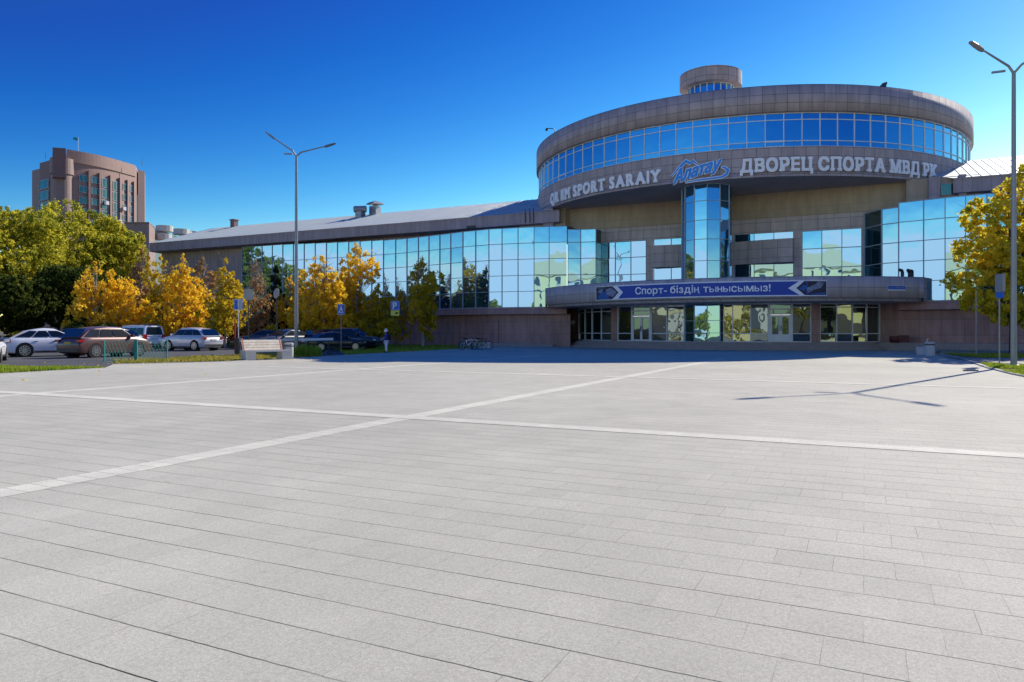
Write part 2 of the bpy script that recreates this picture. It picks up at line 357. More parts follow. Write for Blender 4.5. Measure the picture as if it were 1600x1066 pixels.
# asphalt car park, left
b = MB(); b.face([(-75, 8, .004), (-24, 5, .004), (-17, 27, .004), (-10.2, 45, .004), (-9, 54, .004), (-17, 62, .004), (-48, 74, .004), (-95, 50, .004)]); struct(b, 'car_park', 'asphalt')
# pale paving lines
av = Vector((math.sin(R_(26)), math.cos(R_(26)))); bv = Vector((math.cos(R_(26)), -math.sin(R_(26))))
pA1 = [G(0, 777), G(630, 653), G(970, 590), G(1095, 562)]; 
def strip(mb, pts, w_, z):
    pts = [Vector((p.x, p.y)) for p in pts]
    L = []; Rr = []
    for i, p in enumerate(pts):
        d = (pts[min(i + 1, len(pts) - 1)] - pts[max(i - 1, 0)]).normalized(); n = Vector((-d.y, d.x)) * w_ / 2
        L.append(p + n); Rr.append(p - n)
    for i in range(len(pts) - 1): mb.face([(q.x, q.y, z) for q in (Rr[i], Rr[i + 1], L[i + 1], L[i])])
X1 = Vector((-1.89, 12.52)); 
ln = []
b = MB()
strip(b, [X1 - av * 14, X1 + av * 30 + bv * .35], .39, .0145)                     # towards the entrance
strip(b, [X1 - bv * 10.6 - av * 30, X1 - bv * 10.6 + av * 30], .39, .0145)        # parallel, further left
struct(b, 'paving_line', 'pline')
b = MB()
for k, (sx, ex) in enumerate(((-14.5, 34), (-15.2, 24), (-8.5, 18.5))):
    c = X1 + av * 12.2 * k
    strip(b, [c + bv * sx, c + bv * ex], .39, .017)
struct(b, 'paving_line', 'pline')
# kerbs
def ribbon(mb, pts, w_, z0, z1):
    pts = [Vector((p[0], p[1])) for p in pts]; L = []; Rr = []
    for i, p in enumerate(pts):
        d = (pts[min(i + 1, len(pts) - 1)] - pts[max(i - 1, 0)]).normalized(); n = Vector((-d.y, d.x)) * w_ / 2
        L.append(p + n); Rr.append(p - n)
    for i in range(len(pts) - 1):
        a, c, d, e = Rr[i], Rr[i + 1], L[i + 1], L[i]
        mb.face([(q.x, q.y, z1) for q in (a, c, d, e)]); mb.face([(a.x, a.y, z0), (c.x, c.y, z0), (c.x, c.y, z1), (a.x, a.y, z1)])
        mb.face([(d.x, d.y, z0), (e.x, e.y, z0), (e.x, e.y, z1), (d.x, d.y, z1)])
b = MB(); ribbon(b, edgeR, .16, 0, .06); ribbon(b, [(p.x - .05, p.y) for p in edgeL[:2]], .12, 0, .03); ribbon(b, edgeL[2:], .12, 0, .03)
struct(b, 'kerb', 'kerb')
# right green verge and footpath
vR = [edgeR[0] + Vector((.15, .1))] + [p + Vector((.12, .03)) for p in edgeR[1:]] + [Vector((60, 22)), Vector((75, 34)), Vector((60, 46))]
b = MB(); b.face([(p.x, p.y, .03) for p in vR]); struct(b, 'lawn', 'lawn')
b = MB(); b.face([(q.x, q.y, .05) for q in (G(1466, 556.5), G(1530, 568), G(1640, 572), G(1640, 561.5), G(1500, 560.5))]); struct(b, 'footpath', 'walk')
b = MB(); b.prism([(27.5, 46.5), (60, 38), (66, 44), P2(40, 15.8), P2(18, 15.6), P2(16.2, 14.6), P2(16.4, 17.5)], 0, .14); struct(b, 'pavement', 'walk')
# left verges
gl1 = [G(-60, 588), G(0, 584), G(162, 575.6), G(160, 574), G(60, 575), G(-60, 573)]
gl2 = [G(182, 569), G(311, 566), G(361, 564.6), G(478, 558.6), G(486, 556.5), G(455, 552.5), G(380, 556), G(250, 561.5), G(176, 563.5)]
b = MB()
for g in (gl1, gl2): b.face([(p.x, p.y, .02) for p in g])
gl3 = [Vector((p[0], p[1])) for p in (edgeL[6], edgeL[7], edgeL[8], P2(-22, 16.5), P2(-66, 15), Vector((-24, 68)), Vector((-14, 58)))]
b.face([(p.x, p.y, .022) for p in gl3]); struct(b, 'lawn', 'lawn')

def grass(name, label, polys, n, mats, hmin=.04, hmax=.13):
    V = []; Fc = []
    per = max(1, n // len(polys))
    for poly in polys:
        xs = [p[0] for p in poly]; ys = [p[1] for p in poly]; cnt = 0; tries = 0
        while cnt < per and tries < per * 12:
            tries += 1; x = random.uniform(min(xs), max(xs)); y = random.uniform(min(ys), max(ys)); ins = False
            for (a, c) in zip(poly, poly[1:] + poly[:1]):
                if (a[1] > y) != (c[1] > y) and x < (c[0] - a[0]) * (y - a[1]) / (c[1] - a[1]) + a[0]: ins = not ins
            if not ins: continue
            if noise.noise(Vector((x * .8, y * .8, 3))) < -.28: continue
            cnt += 1; h = random.uniform(hmin, hmax) * (1 + noise.noise(Vector((x * .5, y * .5, 0)))); an = random.uniform(0, 6.28); w_ = .035
            k = len(V); dx, dy = math.cos(an) * w_, math.sin(an) * w_; tx, ty = random.gauss(0, .04), random.gauss(0, .04)
            V += [(x - dx, y - dy, .02), (x + dx, y + dy, .02), (x + tx, y + ty, .02 + h)]; Fc.append((k, k + 1, k + 2))
    me = bpy.data.meshes.new(name); me.from_pydata(V, [], Fc); me.materials.append(mats)
    o = bpy.data.objects.new(name, me); COL.objects.link(o); tag(o, label, 'grass', kind='stuff')
L_grass = leaf_mat('grass_blades', [(.18, .28, .03), (.32, .42, .04), (.52, .50, .09)], .4)
L_dry = leaf_mat('dry_grass', [(.26, .28, .04), (.46, .40, .08), (.60, .46, .13)], .35)
grass('grass', 'short green grass along the kerb right of the plaza', [[tuple(G(x_, y_)[:2]) for x_, y_ in ((1466, 553), (1530, 551), (1640, 551), (1640, 560), (1540, 560))], [tuple(G(x_, y_)[:2]) for x_, y_ in ((1533, 569), (1547, 577), (1587, 587), (1680, 606), (1700, 574), (1600, 572))]], 26000, L_grass)
grass('grass', 'green grass strip at the left edge of the plaza', [[(p.x, p.y) for p in gl1]], 9000, L_grass)
grass('grass', 'dry yellowish grass strip in front of the parked cars', [[(p.x, p.y) for p in gl2]], 12000, L_dry)
tuft = G(474, 557.5); grass('grass', 'tall green grass tuft at the foot of the left street lamp', [[(tuft.x - .55, tuft.y - .3), (tuft.x + .9, tuft.y - .3), (tuft.x + .9, tuft.y + .8), (tuft.x - .55, tuft.y + .8)]], 1800, L_grass, .15, .5)
grass('grass', 'shaded grass between the car park and the brown wall', [[(p.x, p.y) for p in gl3]], 16000, L_grass, .05, .16)

# ------------------------------------------------------------------ the sports palace
BO = P3(0, 0, 0)
bld = thing('sports_palace', 'large curved sports palace with grey stone drum, ring of blue windows and mirrored glass wings', 'building', BO)
def part(mb, name, m, parent=bld, weld=False): return mb.build(name, m, parent, off=BO if parent is bld or parent.name_full.startswith(('roof', 'turret')) else BO, weld=weld)

def bay(parent, name, A, B, zs, fm, gm, fw=.05, jit=.35, last=False, hw=None, depth=.07, bold=(), doors=None):
    """one window: frame with a horizontal bar at every level of zs, panes as its sub-part.  A->B left to right seen from outside."""
    A = Vector((A[0], A[1])); B = Vector((B[0], B[1])); t = (B - A); L = t.length; t.normalize(); n = Vector((t.y, -t.x))
    hw = hw or fw; f = MB(); z0, z1 = zs[0], zs[-1]
    def q(s, o, z): p = A + t * s + n * o; return Vector((p.x, p.y, z))
    n3 = Vector((n.x, n.y, 0))
    f.bar(q(fw / 2, depth / 2, z0), q(fw / 2, depth / 2, z1), fw, depth, side=n3)
    if last: f.bar(q(L - fw / 2, depth / 2, z0), q(L - fw / 2, depth / 2, z1), fw, depth, side=n3)
    e = L - (fw if last else 0)
    for i, z in enumerate(zs):
        zz = z + hw / 2 if i == 0 else (z - hw / 2 if i == len(zs) - 1 else z)
        k = 2.2 if i in bold else 1
        f.bar(q(fw, depth * .4, zz), q(e, depth * .4, zz), depth * .8, hw * k, side=(0, 0, 1))
    fo = f.build(name, fm, parent, off=BO)
    g = MB()
    for i in range(len(zs) - 1):
        ax, ay = random.gauss(0, R_(jit)), random.gauss(0, R_(jit)); za, zb = zs[i], zs[i + 1]; hz = (zb - za) / 2
        o = [(-L / 2 * ax - hz * ay), (L / 2 * ax - hz * ay), (L / 2 * ax + hz * ay), (-L / 2 * ax + hz * ay)]
        g.face([q(0, o[0], za), q(L, o[1], za), q(L, o[2], zb), q(0, o[3], zb)])
    g.build('pane', gm, fo, off=BO)
    return fo

DC = (-.75, 0.0); zF0, zG0, zG1, zT = 13.42, 15.70, 18.34, 20.42
def ringwall(R, z0, z1, c=DC, n=120, a0=-math.pi, a1=math.pi):
    return [arc_pt(c, R, a0 + (a1 - a0) * i / n) for i in range(n + 1)]
b = MB(); pth = ringwall(21.15, 0, 0); b.wall(pth, zG1, zT, sm=True)
pin = ringwall(20.6, 0, 0)
for i in range(120):
    b.face([(*pth[i], zT), (*pth[i + 1], zT), (*pin[i + 1], zT), (*pin[i], zT)])
    b.face([(*pth[i], zG1), (*pin[i], zG1), (*pin[i + 1], zG1), (*pth[i + 1], zG1)])
b.wall([p for p in pin][::-1], zT - .8, zT, sm=True)
part(b, 'upper_fascia', 'granite', weld=True)
b = MB(); pth = ringwall(21.0, 0, 0); b.wall(pth, zF0 + .42, zG0, sm=True); p2 = ringwall(20.93, 0, 0); b.wall(p2, zF0 + .34, zF0 + .42, sm=True)
p3 = ringwall(21.04, 0, 0); b.wall(p3, zF0, zF0 + .34, sm=True)
for i in range(120): b.face([(*p3[i], zF0 + .34), (*p3[i + 1], zF0 + .34), (*p2[i + 1], zF0 + .34), (*p2[i], zF0 + .34)])
part(b, 'lower_fascia', 'granite', weld=True)
b = MB(); b.face([(*p, zF0 + .004) for p in p3[:-1]][::-1]); part(b, 'soffit', 'soffit')
b = MB(); b.face([(*p, zT - .75) for p in pin[:-1]]); part(b, 'drum_roof', 'soffit')
# ring windows
NW = 96; dphi = 2 * math.pi / NW; phic = math.atan2(-P2(*DC).dot(U), -P2(*DC).dot(N)); kc = round(phic / dphi)
for k in range(kc - 23, kc + 23):
    A = arc_pt(DC, 20.85, (k) * dphi); B = arc_pt(DC, 20.85, (k + 1) * dphi)
    bay(bld, 'ring_window', A, B, [zG0, zG0 + .46, zG1 - .54, zG1], 'frame_w', 'g_ring', fw=.055, jit=.15, bold=(0, 1) if (k - kc) in (-13, 2) else ())
b = MB(); b.wall([arc_pt(DC, 20.85, (kc + 23 + i) * dphi) for i in range(NW - 46 + 1)], zG0, zG1); part(b, 'drum_back_wall', 'granite')
# CCTV camera on the rim, small mast
b = MB(); p = arc_pt(DC, 21.1, hit_arc(868, DC, 21.1)[0]); b.tube([(p.x, p.y, zT), (p.x - .2, p.y - .1, zT + .3), (p.x - .8, p.y - .15, zT + .3)], .04, 6); b.lathe((p.x - .85, p.y - .15, zT + .05), [(0, 0), (.12, .05), (.14, .15), (.06, .26), (0, .28)], 10); part(b, 'security_camera', 'dkmetal')
p = arc_pt(DC, 20.9, hit_arc(1383, DC, 21.1)[0]); b = MB(); b.box((p.x, p.y, zT + .12), (.35, .3, .22)); b.box((p.x + .1, p.y, zT + .3), (.12, .4, .18), rz=.4); b.tube([(p.x, p.y, zT), (p.x, p.y, zT + .2)], .04, 6); part(b, 'floodlight', 'dkmetal')

# turret
TC = P2(-.2, 16.5)
b = MB(); b.lathe((TC.x, TC.y, 0), [(1.9, 22.0), (2.56, 22.05), (2.56, 23.2), (2.45, 23.25), (0, 23.3)], 32, sm=False)
tc_ = part(b, 'turret_cap', 'granite')
NT = 22
for k in range(NT):
    a0 = -2 * math.pi * k / NT; a1 = a0 - 2 * math.pi / NT
    A = TC + Vector((math.cos(a1), math.sin(a1))) * 1.92; B = TC + Vector((math.cos(a0), math.sin(a0))) * 1.92
    if (A - TC).dot(-TC) < -1.5: continue
    bay(bld, 'turret_window', A, B, [19.7, 22.04], 'frame_w', 'g_ring', fw=.05, jit=.4)
# glass column (stair tower) from the ground to the soffit
CC = P2(-.25, 17.85); CR = 2.0; NC = 12
colz = [.62, 1.35, 2.35, 3.7, 5.5, 7.2, 8.95, 10.5, 12.05, 13.42]
b = MB(); b.lathe((CC.x, CC.y, 0), [(CR - .12, .62), (CR - .12, 13.42)], 24); part(b, 'column_core', 'recess')
base_a = math.atan2(-CC.y, -CC.x)
for k in range(NC):
    a1 = base_a - 2 * math.pi * (k + .5) / NC + math.pi / NC; a0 = a1 + 2 * math.pi / NC
    A = CC + Vector((math.cos(a0 + 0), math.sin(a0))) * CR; B = CC + Vector((math.cos(a1), math.sin(a1))) * CR
    # order so that the outside is on the right-hand normal
    t = (B - A); nn = Vector((t.y, -t.x))
    if nn.dot((A + B) / 2 - CC) < 0: A, B = B, A
    if ((A + B) / 2 - CC).normalized().dot(-CC.normalized()) < .12: continue
    bay(bld, 'column_window', A, B, colz, 'frame_g', 'g_wing', fw=.06, jit=.15, hw=.04)
# back wall under the drum
vb = 13.1
wn = []   # window openings (u0,u1,z0,z1)
def vseg(u0, u1, v): return [P2(u0, v), P2(u1, v)]
b = MB(); b.wall(vseg(-14.5, 14.5, vb + .12), 11.3, zF0, ); b.face([P3(-14.5, vb + .12, 11.3), P3(-14.5, vb, 11.3), P3(14.5, vb, 11.3), P3(14.5, vb + .12, 11.3)]); part(b, 'upper_wall', 'beige')
b = MB(); zr = 10.0
for (u0, u1, z0, z1) in ((-14.5, 14.5, 10.05, 11.3), (-14.5, -11.35, 5, 10.05), (-6.75, -6.1, 5, 10.05), (-1.25, 1.25, 5, 10.05), (6.1, 6.75, 5, 10.05), (11.35, 14.5, 5, 10.05), (-11.35, -6.75, 10.0, 10.05), (6.75, 11.35, 10.0, 10.05)):
    b.wall(vseg(u0, u1, vb), z0, z1)
part(b, 'back_wall', 'granite_c')
for s0 in (-11.35, 6.75):
    for k in range(3):
        u0 = s0 + k * 4.6 / 3; bay(bld, 'hall_window', P2(u0, vb - .05), P2(u0 + 4.6 / 3, vb - .05), [5.0, 6.85, 8.45, 10.0], 'frame_g', 'g_wing', fw=.06, jit=.4, last=(k == 2))
for s0, s1 in ((-6.1, -1.2), (1.2, 6.1)):
    for k in range(3):
        u0 = s0 + (s1 - s0) * k / 3; u1 = s0 + (s1 - s0) * (k + 1) / 3
        bay(bld, 'gallery_window', P2(u0, vb - .1), P2(u1, vb - .1), [5.0, 7.4, 10.05], 'frame_g', 'g_wing', fw=.05, jit=.4, last=(k == 2))
    # stone balcony front, slightly bowed
    path = [P2(s0 + (s1 - s0) * i / 12, vb + .1 + .75 * math.sin(math.pi * (.5 + .5 * ((i / 12) if s0 < 0 else (1 - i / 12)))) ) for i in range(13)]
    back = [P2(s1, vb - .05), P2(s0, vb - .05)]
    b = MB(); b.prism(path + back, 7.35, 9.35); part(b, 'balcony_front', 'granite_c')
# piers and small window under the drum at the right, pier at the left
b = MB()
for (ua, ub, v0) in ((-16.6, -15.6, 14.6), (16.0, 16.75, 14.6), (18.0, 18.5, 14.6)): b.prism([P2(ua, v0), P2(ub, v0), P2(ub, v0 - 1), P2(ua, v0 - 1)], 11.3, zF0); part(b, 'pier', 'fascia'); b = MB()
b = MB(); b.wall(vseg(14.5, 19.5, 14.1), 11.3, zF0); part(b, 'attic_wall', 'beige'); b = MB(); b.wall(vseg(-19.5, -14.5, 14.1), 11.3, zF0); part(b, 'attic_wall', 'beige')
bay(bld, 'attic_window', P2(16.85, 14.15), P2(17.9, 14.15), [12.0, 12.9], 'frame_g', 'g_dark')

# wings
GT, GB = 11.4, 3.75
pathL = [(-76, 13.6), (-62, 14.0), (-44, 14.1), (-36, 14.5), (-33, 14.9), (-28, 15.9), (-24.5, 16.8), (-21.3, 17.3), (-17, 16.9), (-13.6, 15.9)]
pathR = [(13.9, 15.9), (17, 16.9), (19.5, 17.3), (22.5, 17.1), (26, 16.4), (31, 15.6), (44, 15.2)]
PL = [P2(*p) for p in pathL]; PR = [P2(*p) for p in pathR]
def hit_path(px, path):
    for a, c in zip(path, path[1:]):
        p, s = hit_seg(px, a, c)
        if -1e-6 <= s <= 1 + 1e-6: return p
zrow = [GB + (GT - GB) * i / 5 for i in range(6)]
pxs = [886, 857.6, 834, 809, 784, 763.5, 743, 723, 704, 687, 670, 653.5, 635.6, 618, 599, 580.6]
pts = [P2(-13.6, 15.9)] + [hit_path(x, PL) for x in pxs[1:]]
step = (pts[-1] - pts[-2]).length
while True:
    q = pts[-1]; u = (q - O2).dot(U) - step
    if u < -59: break
    va = float(np.interp(u, [p[0] for p in pathL], [p[1] for p in pathL])); pts.append(P2(u, va))
for i, (B, A) in enumerate(zip(pts, pts[1:])):
    ua_ = (A - O2).dot(U); zs = zrow[:-1] + [float(np.interp(ua_, [-52, -34], [11.86, GT]))]
    bay(bld, 'curtain_window', A, B, zs, 'frame_g', 'g_wing', fw=.055, jit=.16, hw=.05)
endL = pts[-1]
b = MB()
ptsR = [P2(13.9, 15.9)] + [hit_path(x, PR) for x in (1442.5, 1476, 1508, 1541, 1573)]
q = ptsR[-1]
while (q - O2).dot(U) < 42:
    u = (q - O2).dot(U) + 1.65; q = P2(u, float(np.interp(u, [p[0] for p in pathR], [p[1] for p in pathR]))); ptsR.append(q)
for i, (A, B) in enumerate(zip(ptsR, ptsR[1:])):
    bay(bld, 'curtain_window', A, B, zrow, 'frame_g', 'g_wing', fw=.055, jit=.16, hw=.05)
# low glass bays either side of the entrance
for A, B, g in (((-13.6, 15.75), (-12.5, 15.2), 'g_wing'), ((-12.5, 15.2), (-11.1, 14.95), 'g_wing'), ((-11.1, 14.95), (-11.2, 13.1), 'g_dark')):
    bay(bld, 'corner_window', P2(*A), P2(*B), zrow[:-1] + [11.1], 'frame_g', g, fw=.06, jit=.15)
bay(bld, 'corner_window', P2(12.75, 15.2), P2(13.9, 15.75), zrow[:-1] + [11.1], 'frame_g', 'g_wing', fw=.06)
bay(bld, 'corner_window', P2(11.55, 13.3), P2(12.75, 15.2), zrow[:-1] + [11.1], 'frame_g', 'g_dark', fw=.06)
# lids over the glass
b = MB()
lid = [p for p in pts[:17]]; 
b.face([(*p, GT + .01) for p in lid] + [P3((lid[-1] - O2).dot(U), 13, GT + .01), P3(-13.6, 13, GT + .01)][::1])
b.face([(*p, GT + .01) for p in ptsR] + [P3(42, 12, GT + .01), P3(13.9, 12, GT + .01)])
b.face([P3(13.6, 15.75, 11.105), P3(12.6, 15.2, 11.105), P3(11.45, 13.3, 11.105), P3(13.6, 13.1, 11.105)]); b.face([P3(-13.6, 15.75, 11.105), P3(-12.5, 15.2, 11.105), P3(-11.1, 14.95, 11.105), P3(-11.2, 13.1, 11.105), P3(-13.6, 13.1, 11.105)])
part(b, 'glass_lid', 'frame_g')
# base wall and ledge beneath the glass, follows the glass line
lw = [Vector(p) for p in PL[1:]]; 
b = MB(); bl = [P2(p[0], p[1] + .06) for p in pathL[1:-1]] + [P2(-13.6, 15.96)]; b.wall(bl, 3.12, 3.75)
bi = [P2(p[0], p[1] - .9) for p in pathL[1:-1]] + [P2(-13.6, 15.0)]
for i in range(len(bl) - 1):
    b.face([(*bl[i], 3.75), (*bl[i + 1], 3.75), (*bi[i + 1], 3.75), (*bi[i], 3.75)]); b.face([(*bi[i], 3.12), (*bi[i + 1], 3.12), (*bl[i + 1], 3.12), (*bl[i], 3.12)])
b.wall(bi, 0, 3.12); 
b.wall([P2(-16.5, 15.2), P2(-16.3, 9.0), arc_pt((.3, 2.2), 17.0, hit_arc(905, (.3, 2.2), 17.0)[0])], 0, 3.75, u0=.4); part(b, 'base_wall', 'brown'); b = MB()
br_ = [P2(13.9, 15.96)] + [P2(p[0], p[1] + .06) for p in pathR[1:]]; bri = [P2(13.9, 15.0)] + [P2(p[0], p[1] - .9) for p in pathR[1:]]
b.wall(br_, 3.12, 3.75, u0=3); b.wall(bri, 0, 3.12)
for i in range(len(br_) - 1): b.face([(*bri[i], 3.12), (*bri[i + 1], 3.12), (*br_[i + 1], 3.12), (*br_[i], 3.12)])
KC = (.3, 2.2); FR = 17.0
fL = hit_arc(905, KC, FR)[0]; fR = hit_arc(1374, KC, FR)[0]
fa = lambda f_: arc_pt(KC, FR, f_)
b.wall([fa(fR), P2(14.3, 15.02)], 0, 3.9, u0=.2)
part(b, 'base_wall', 'brown')
b = MB()
for (u0, u1) in ((-45, -41), (-35, -34.4), (-29.5, -29), (-25.2, -24.4), (-21, -20.6)):
    v0 = float(np.interp(u0, [p[0] for p in pathL], [p[1] for p in pathL])) - .9
    b.prism([P2(u0, v0 + .12), P2(u1, v0 + .12), P2(u1, v0 - .2), P2(u0, v0 - .2)], 0, 1.9 + random.random()); part(b, 'buttress', 'brown'); b = MB()
# fascia, roof of the wings
def roofwing(ua, ub, ur):
    f = MB(); v0 = 14.85; zt, zb = 13.0, 12.0
    f.wall(vseg(ua, ub, v0), zb, zt); f.wall(vseg(ua, ub, v0 + .06), zt, zt + .12)
    f.face([P3(ua, v0, zb), P3(ua, v0 - 1.8, zb - .1), P3(ub, v0 - 1.8, zb - .1), P3(ub, v0, zb)])
    f.wall([P2(ua, 13.0), P2(ub, 13.0)], 0, 12)
    part(f, 'wing_fascia', 'fascia')
    r = MB(); zrd = 16.55; vr = 3.9
    r.face([P3(ua, v0 + .1, zt + .12), P3(ub, v0 + .1, zt + .12), P3(ub, vr, zrd), P3(ur, vr, zrd)], uv=[(ua, 0), (ub, 0), (ub, 12), (ur, 12)])
    r.face([P3(ub, vr, zrd), P3(ub, -10, 13), P3(ua, -10, 13), P3(ur, vr, zrd)]); r.face([P3(ur, vr, zrd), P3(ua, -10, 13), P3(ua, v0 + .1, zt + .12)])
    n = int((ub - ua) / .6)
    for i in range(1, n):          # standing seams
        u = ua + (ub - ua) * i / n
        t = 1.0 if u > ur else (u - ua) / (ur - ua) if ur > ua else 1
        if ur < ua: t = 1
        e = P3(u, v0 + .1 - (v0 + .1 - vr) * t, zt + .12 + (zrd - zt - .12) * t)
        r.bar(P3(u, v0 + .1, zt + .14), e + Vector((0, 0, .02)), .035, .05)
    ro = part(r, 'roof', 'roof'); return ro
rf = roofwing(-73.5, -14.8, -74.5)
rf2 = roofwing(17.6, 60, 12)
for px, d_u, sz in ((366, -70, 'brick'), (563, -45.5, 'vent'), (586, -43, 'cap')):
    # chimneys standing on the roof slope near the ridge
    v_ = 4.6 if sz != 'vent' else 6.0
    A, Bp = P2(-80, v_), P2(-10, v_); p, _s = hit_seg(px, A, Bp); zb = 13.12 + (16.55 - 13.12) * (14.95 - v_) / (14.95 - 3.9)
    b = MB()
    if sz == 'brick': b.box((p.x, p.y, zb + .3), (.75, .75, 1.2), rz=-ANG); b.box((p.x, p.y, zb + .98), (.95, .95, .14), rz=-ANG)
    elif sz == 'vent':
        b.box((p.x, p.y, zb + .2), (.9, .9, .9), rz=-ANG); b.tube([(p.x - .75, p.y, zb + .95), (p.x + .75, p.y - .2, zb + .95)], .42, 14)
        for q in (-.45, 0, .45): b.tube([(p.x + q - .04, p.y, zb + .95), (p.x + q + .04, p.y, zb + .95)], .47, 14)
    else: b.box((p.x, p.y, zb + .35), (1.05, 1.05, 1.3), rz=-ANG); b.lathe((p.x, p.y, zb + 1.25), [(1.2, 0), (.9, .22), (0, .5)], 4); b.lathe((p.x, p.y, zb + 1.0), [(.3, 0), (.3, .3)], 8)
    b.build('chimney', 'brownt' if sz == 'brick' else 'steel', rf, off=BO)
b = MB()
for u in (-18.4, -17.9, -17.5): b.tube([P3(u, 14.9, 12.1), P3(u, 14.95, 13.5)], .05, 6)
b.box(P3(-24.5, 14.98, 12.1), (.9, .2, .25), rz=-ANG); part(b, 'cable_duct', 'dkmetal')
# canopy
CRr = 21.6; cL = hit_arc(852, KC, CRr)[0]; cR = hit_arc(1444, KC, CRr)[0]
cp = [arc_pt(KC, CRr, cL + (cR - cL) * i / 60) for i in range(61)]; cpi = [arc_pt(KC, 10.5, cL + (cR - cL) * i / 60) for i in range(61)]; cpl = [arc_pt(KC, CRr - .25, cL + (cR - cL) * i / 60) for i in range(61)]
b = MB(); b.wall(cp, 3.95, 5.5, sm=True); b.wall(cpl, 3.7, 3.95, sm=True); b.wall([cp[-1], P2(16.0, 15.8)], 3.7, 5.5); b.wall([P2(-15.6, 15.8), cp[0]], 3.7, 5.5)
for i in range(60):
    b.face([(*cpl[i], 3.95), (*cpl[i + 1], 3.95), (*cp[i + 1], 3.95), (*cp[i], 3.95)])
b.face([(*p, 5.5) for p in cp] + [P3(17, 12, 5.5), P3(-17, 12, 5.5)]); b.face(([(*p, 3.7) for p in cpl] + [P3(17, 5, 3.7), P3(-17, 5, 3.7)])[::-1])
part(b, 'canopy', 'granite_c', weld=True)
for px in (1410, 1423):
    f_, _ = hit_arc(px, KC, 20.2); p = arc_pt(KC, 20.2, f_); b = MB(); b.tube([(p.x, p.y, 5.45), (p.x, p.y, 5.95), (p.x - .06, p.y - .03, 6.08), (p.x - .3, p.y - .1, 6.12)], .12, 10); part(b, 'vent_pipe', 'dkmetal')
# steps / platform
b = MB(); sL = -R_(75); sR = R_(46)
prevR = 15.0
for k in range(4):
    R0 = 17.9 + .28 * k; z1 = .62 - .155 * k; z0 = z1 - .155
    pa = [arc_pt(KC, R0, sL + (sR - sL) * i / 60) for i in range(61)]; pb = [arc_pt(KC, R0 - (.28 if k else 8), sL + (sR - sL) * i / 60) for i in range(61)]
    b.wall(pa, z0, z1)
    for i in range(60): b.face([(*pa[i], z1), (*pa[i + 1], z1), (*pb[i + 1], z1), (*pb[i], z1)])
b.prism([P2(-24, 14), P2(-24, 17.6), P2(-19.6, 17.9), P2(-15, 16)], 0, .35); b.prism([P2(12.6, 15.6), P2(17.5, 18.2), P2(27, 18.0), P2(40, 16.8), P2(40, 14), P2(14, 12)], .0, .62)
part(b, 'steps', 'steps')
# entrance glazing
groups = [([905, 914.5, 925.5, 940, 957], [.62, 1.3, 3.3, 3.7], 'g_dark', 0), ([966, 988], [.62, 1.3, 3.7], 'g_low', 0), ([1018, 1042, 1070], [.62, 1.3, 3.55, 3.7], 'g_low', 0),
          ([1130, 1144, 1172, 1201], [.62, 1.3, 3.7], 'g_low', 0), ([1237, 1267], [.62, 1.3, 3.4, 3.7], 'g_low', 0), ([1280, 1306, 1330.5, 1353, 1374], [.62, 1.3, 3.4, 3.7], 'g_low', 0)]
for xs, zs, g, _ in groups:
    for i in range(len(xs) - 1):
        A = fa(hit_arc(xs[i], KC, FR)[0]); B = fa(hit_arc(xs[i + 1], KC, FR)[0])
        bay(bld, 'entrance_window', A, B, zs, 'frame_w', g, fw=.07, jit=1.1 if g == 'g_low' else .5, hw=.07, last=(i == len(xs) - 2), depth=.1)
b = MB()
for a_, c_ in ((957, 966), (1267, 1280)):
    A = arc_pt(KC, 17.15, hit_arc(a_, KC, FR)[0]); B = arc_pt(KC, 17.15, hit_arc(c_, KC, FR)[0]); A2 = arc_pt(KC, 16.4, hit_arc(a_, KC, FR)[0]); B2 = arc_pt(KC, 16.4, hit_arc(c_, KC, FR)[0])
    b.prism([A, B, B2, A2], .62, 3.7); part(b, 'entrance_pier', 'brown'); b = MB()
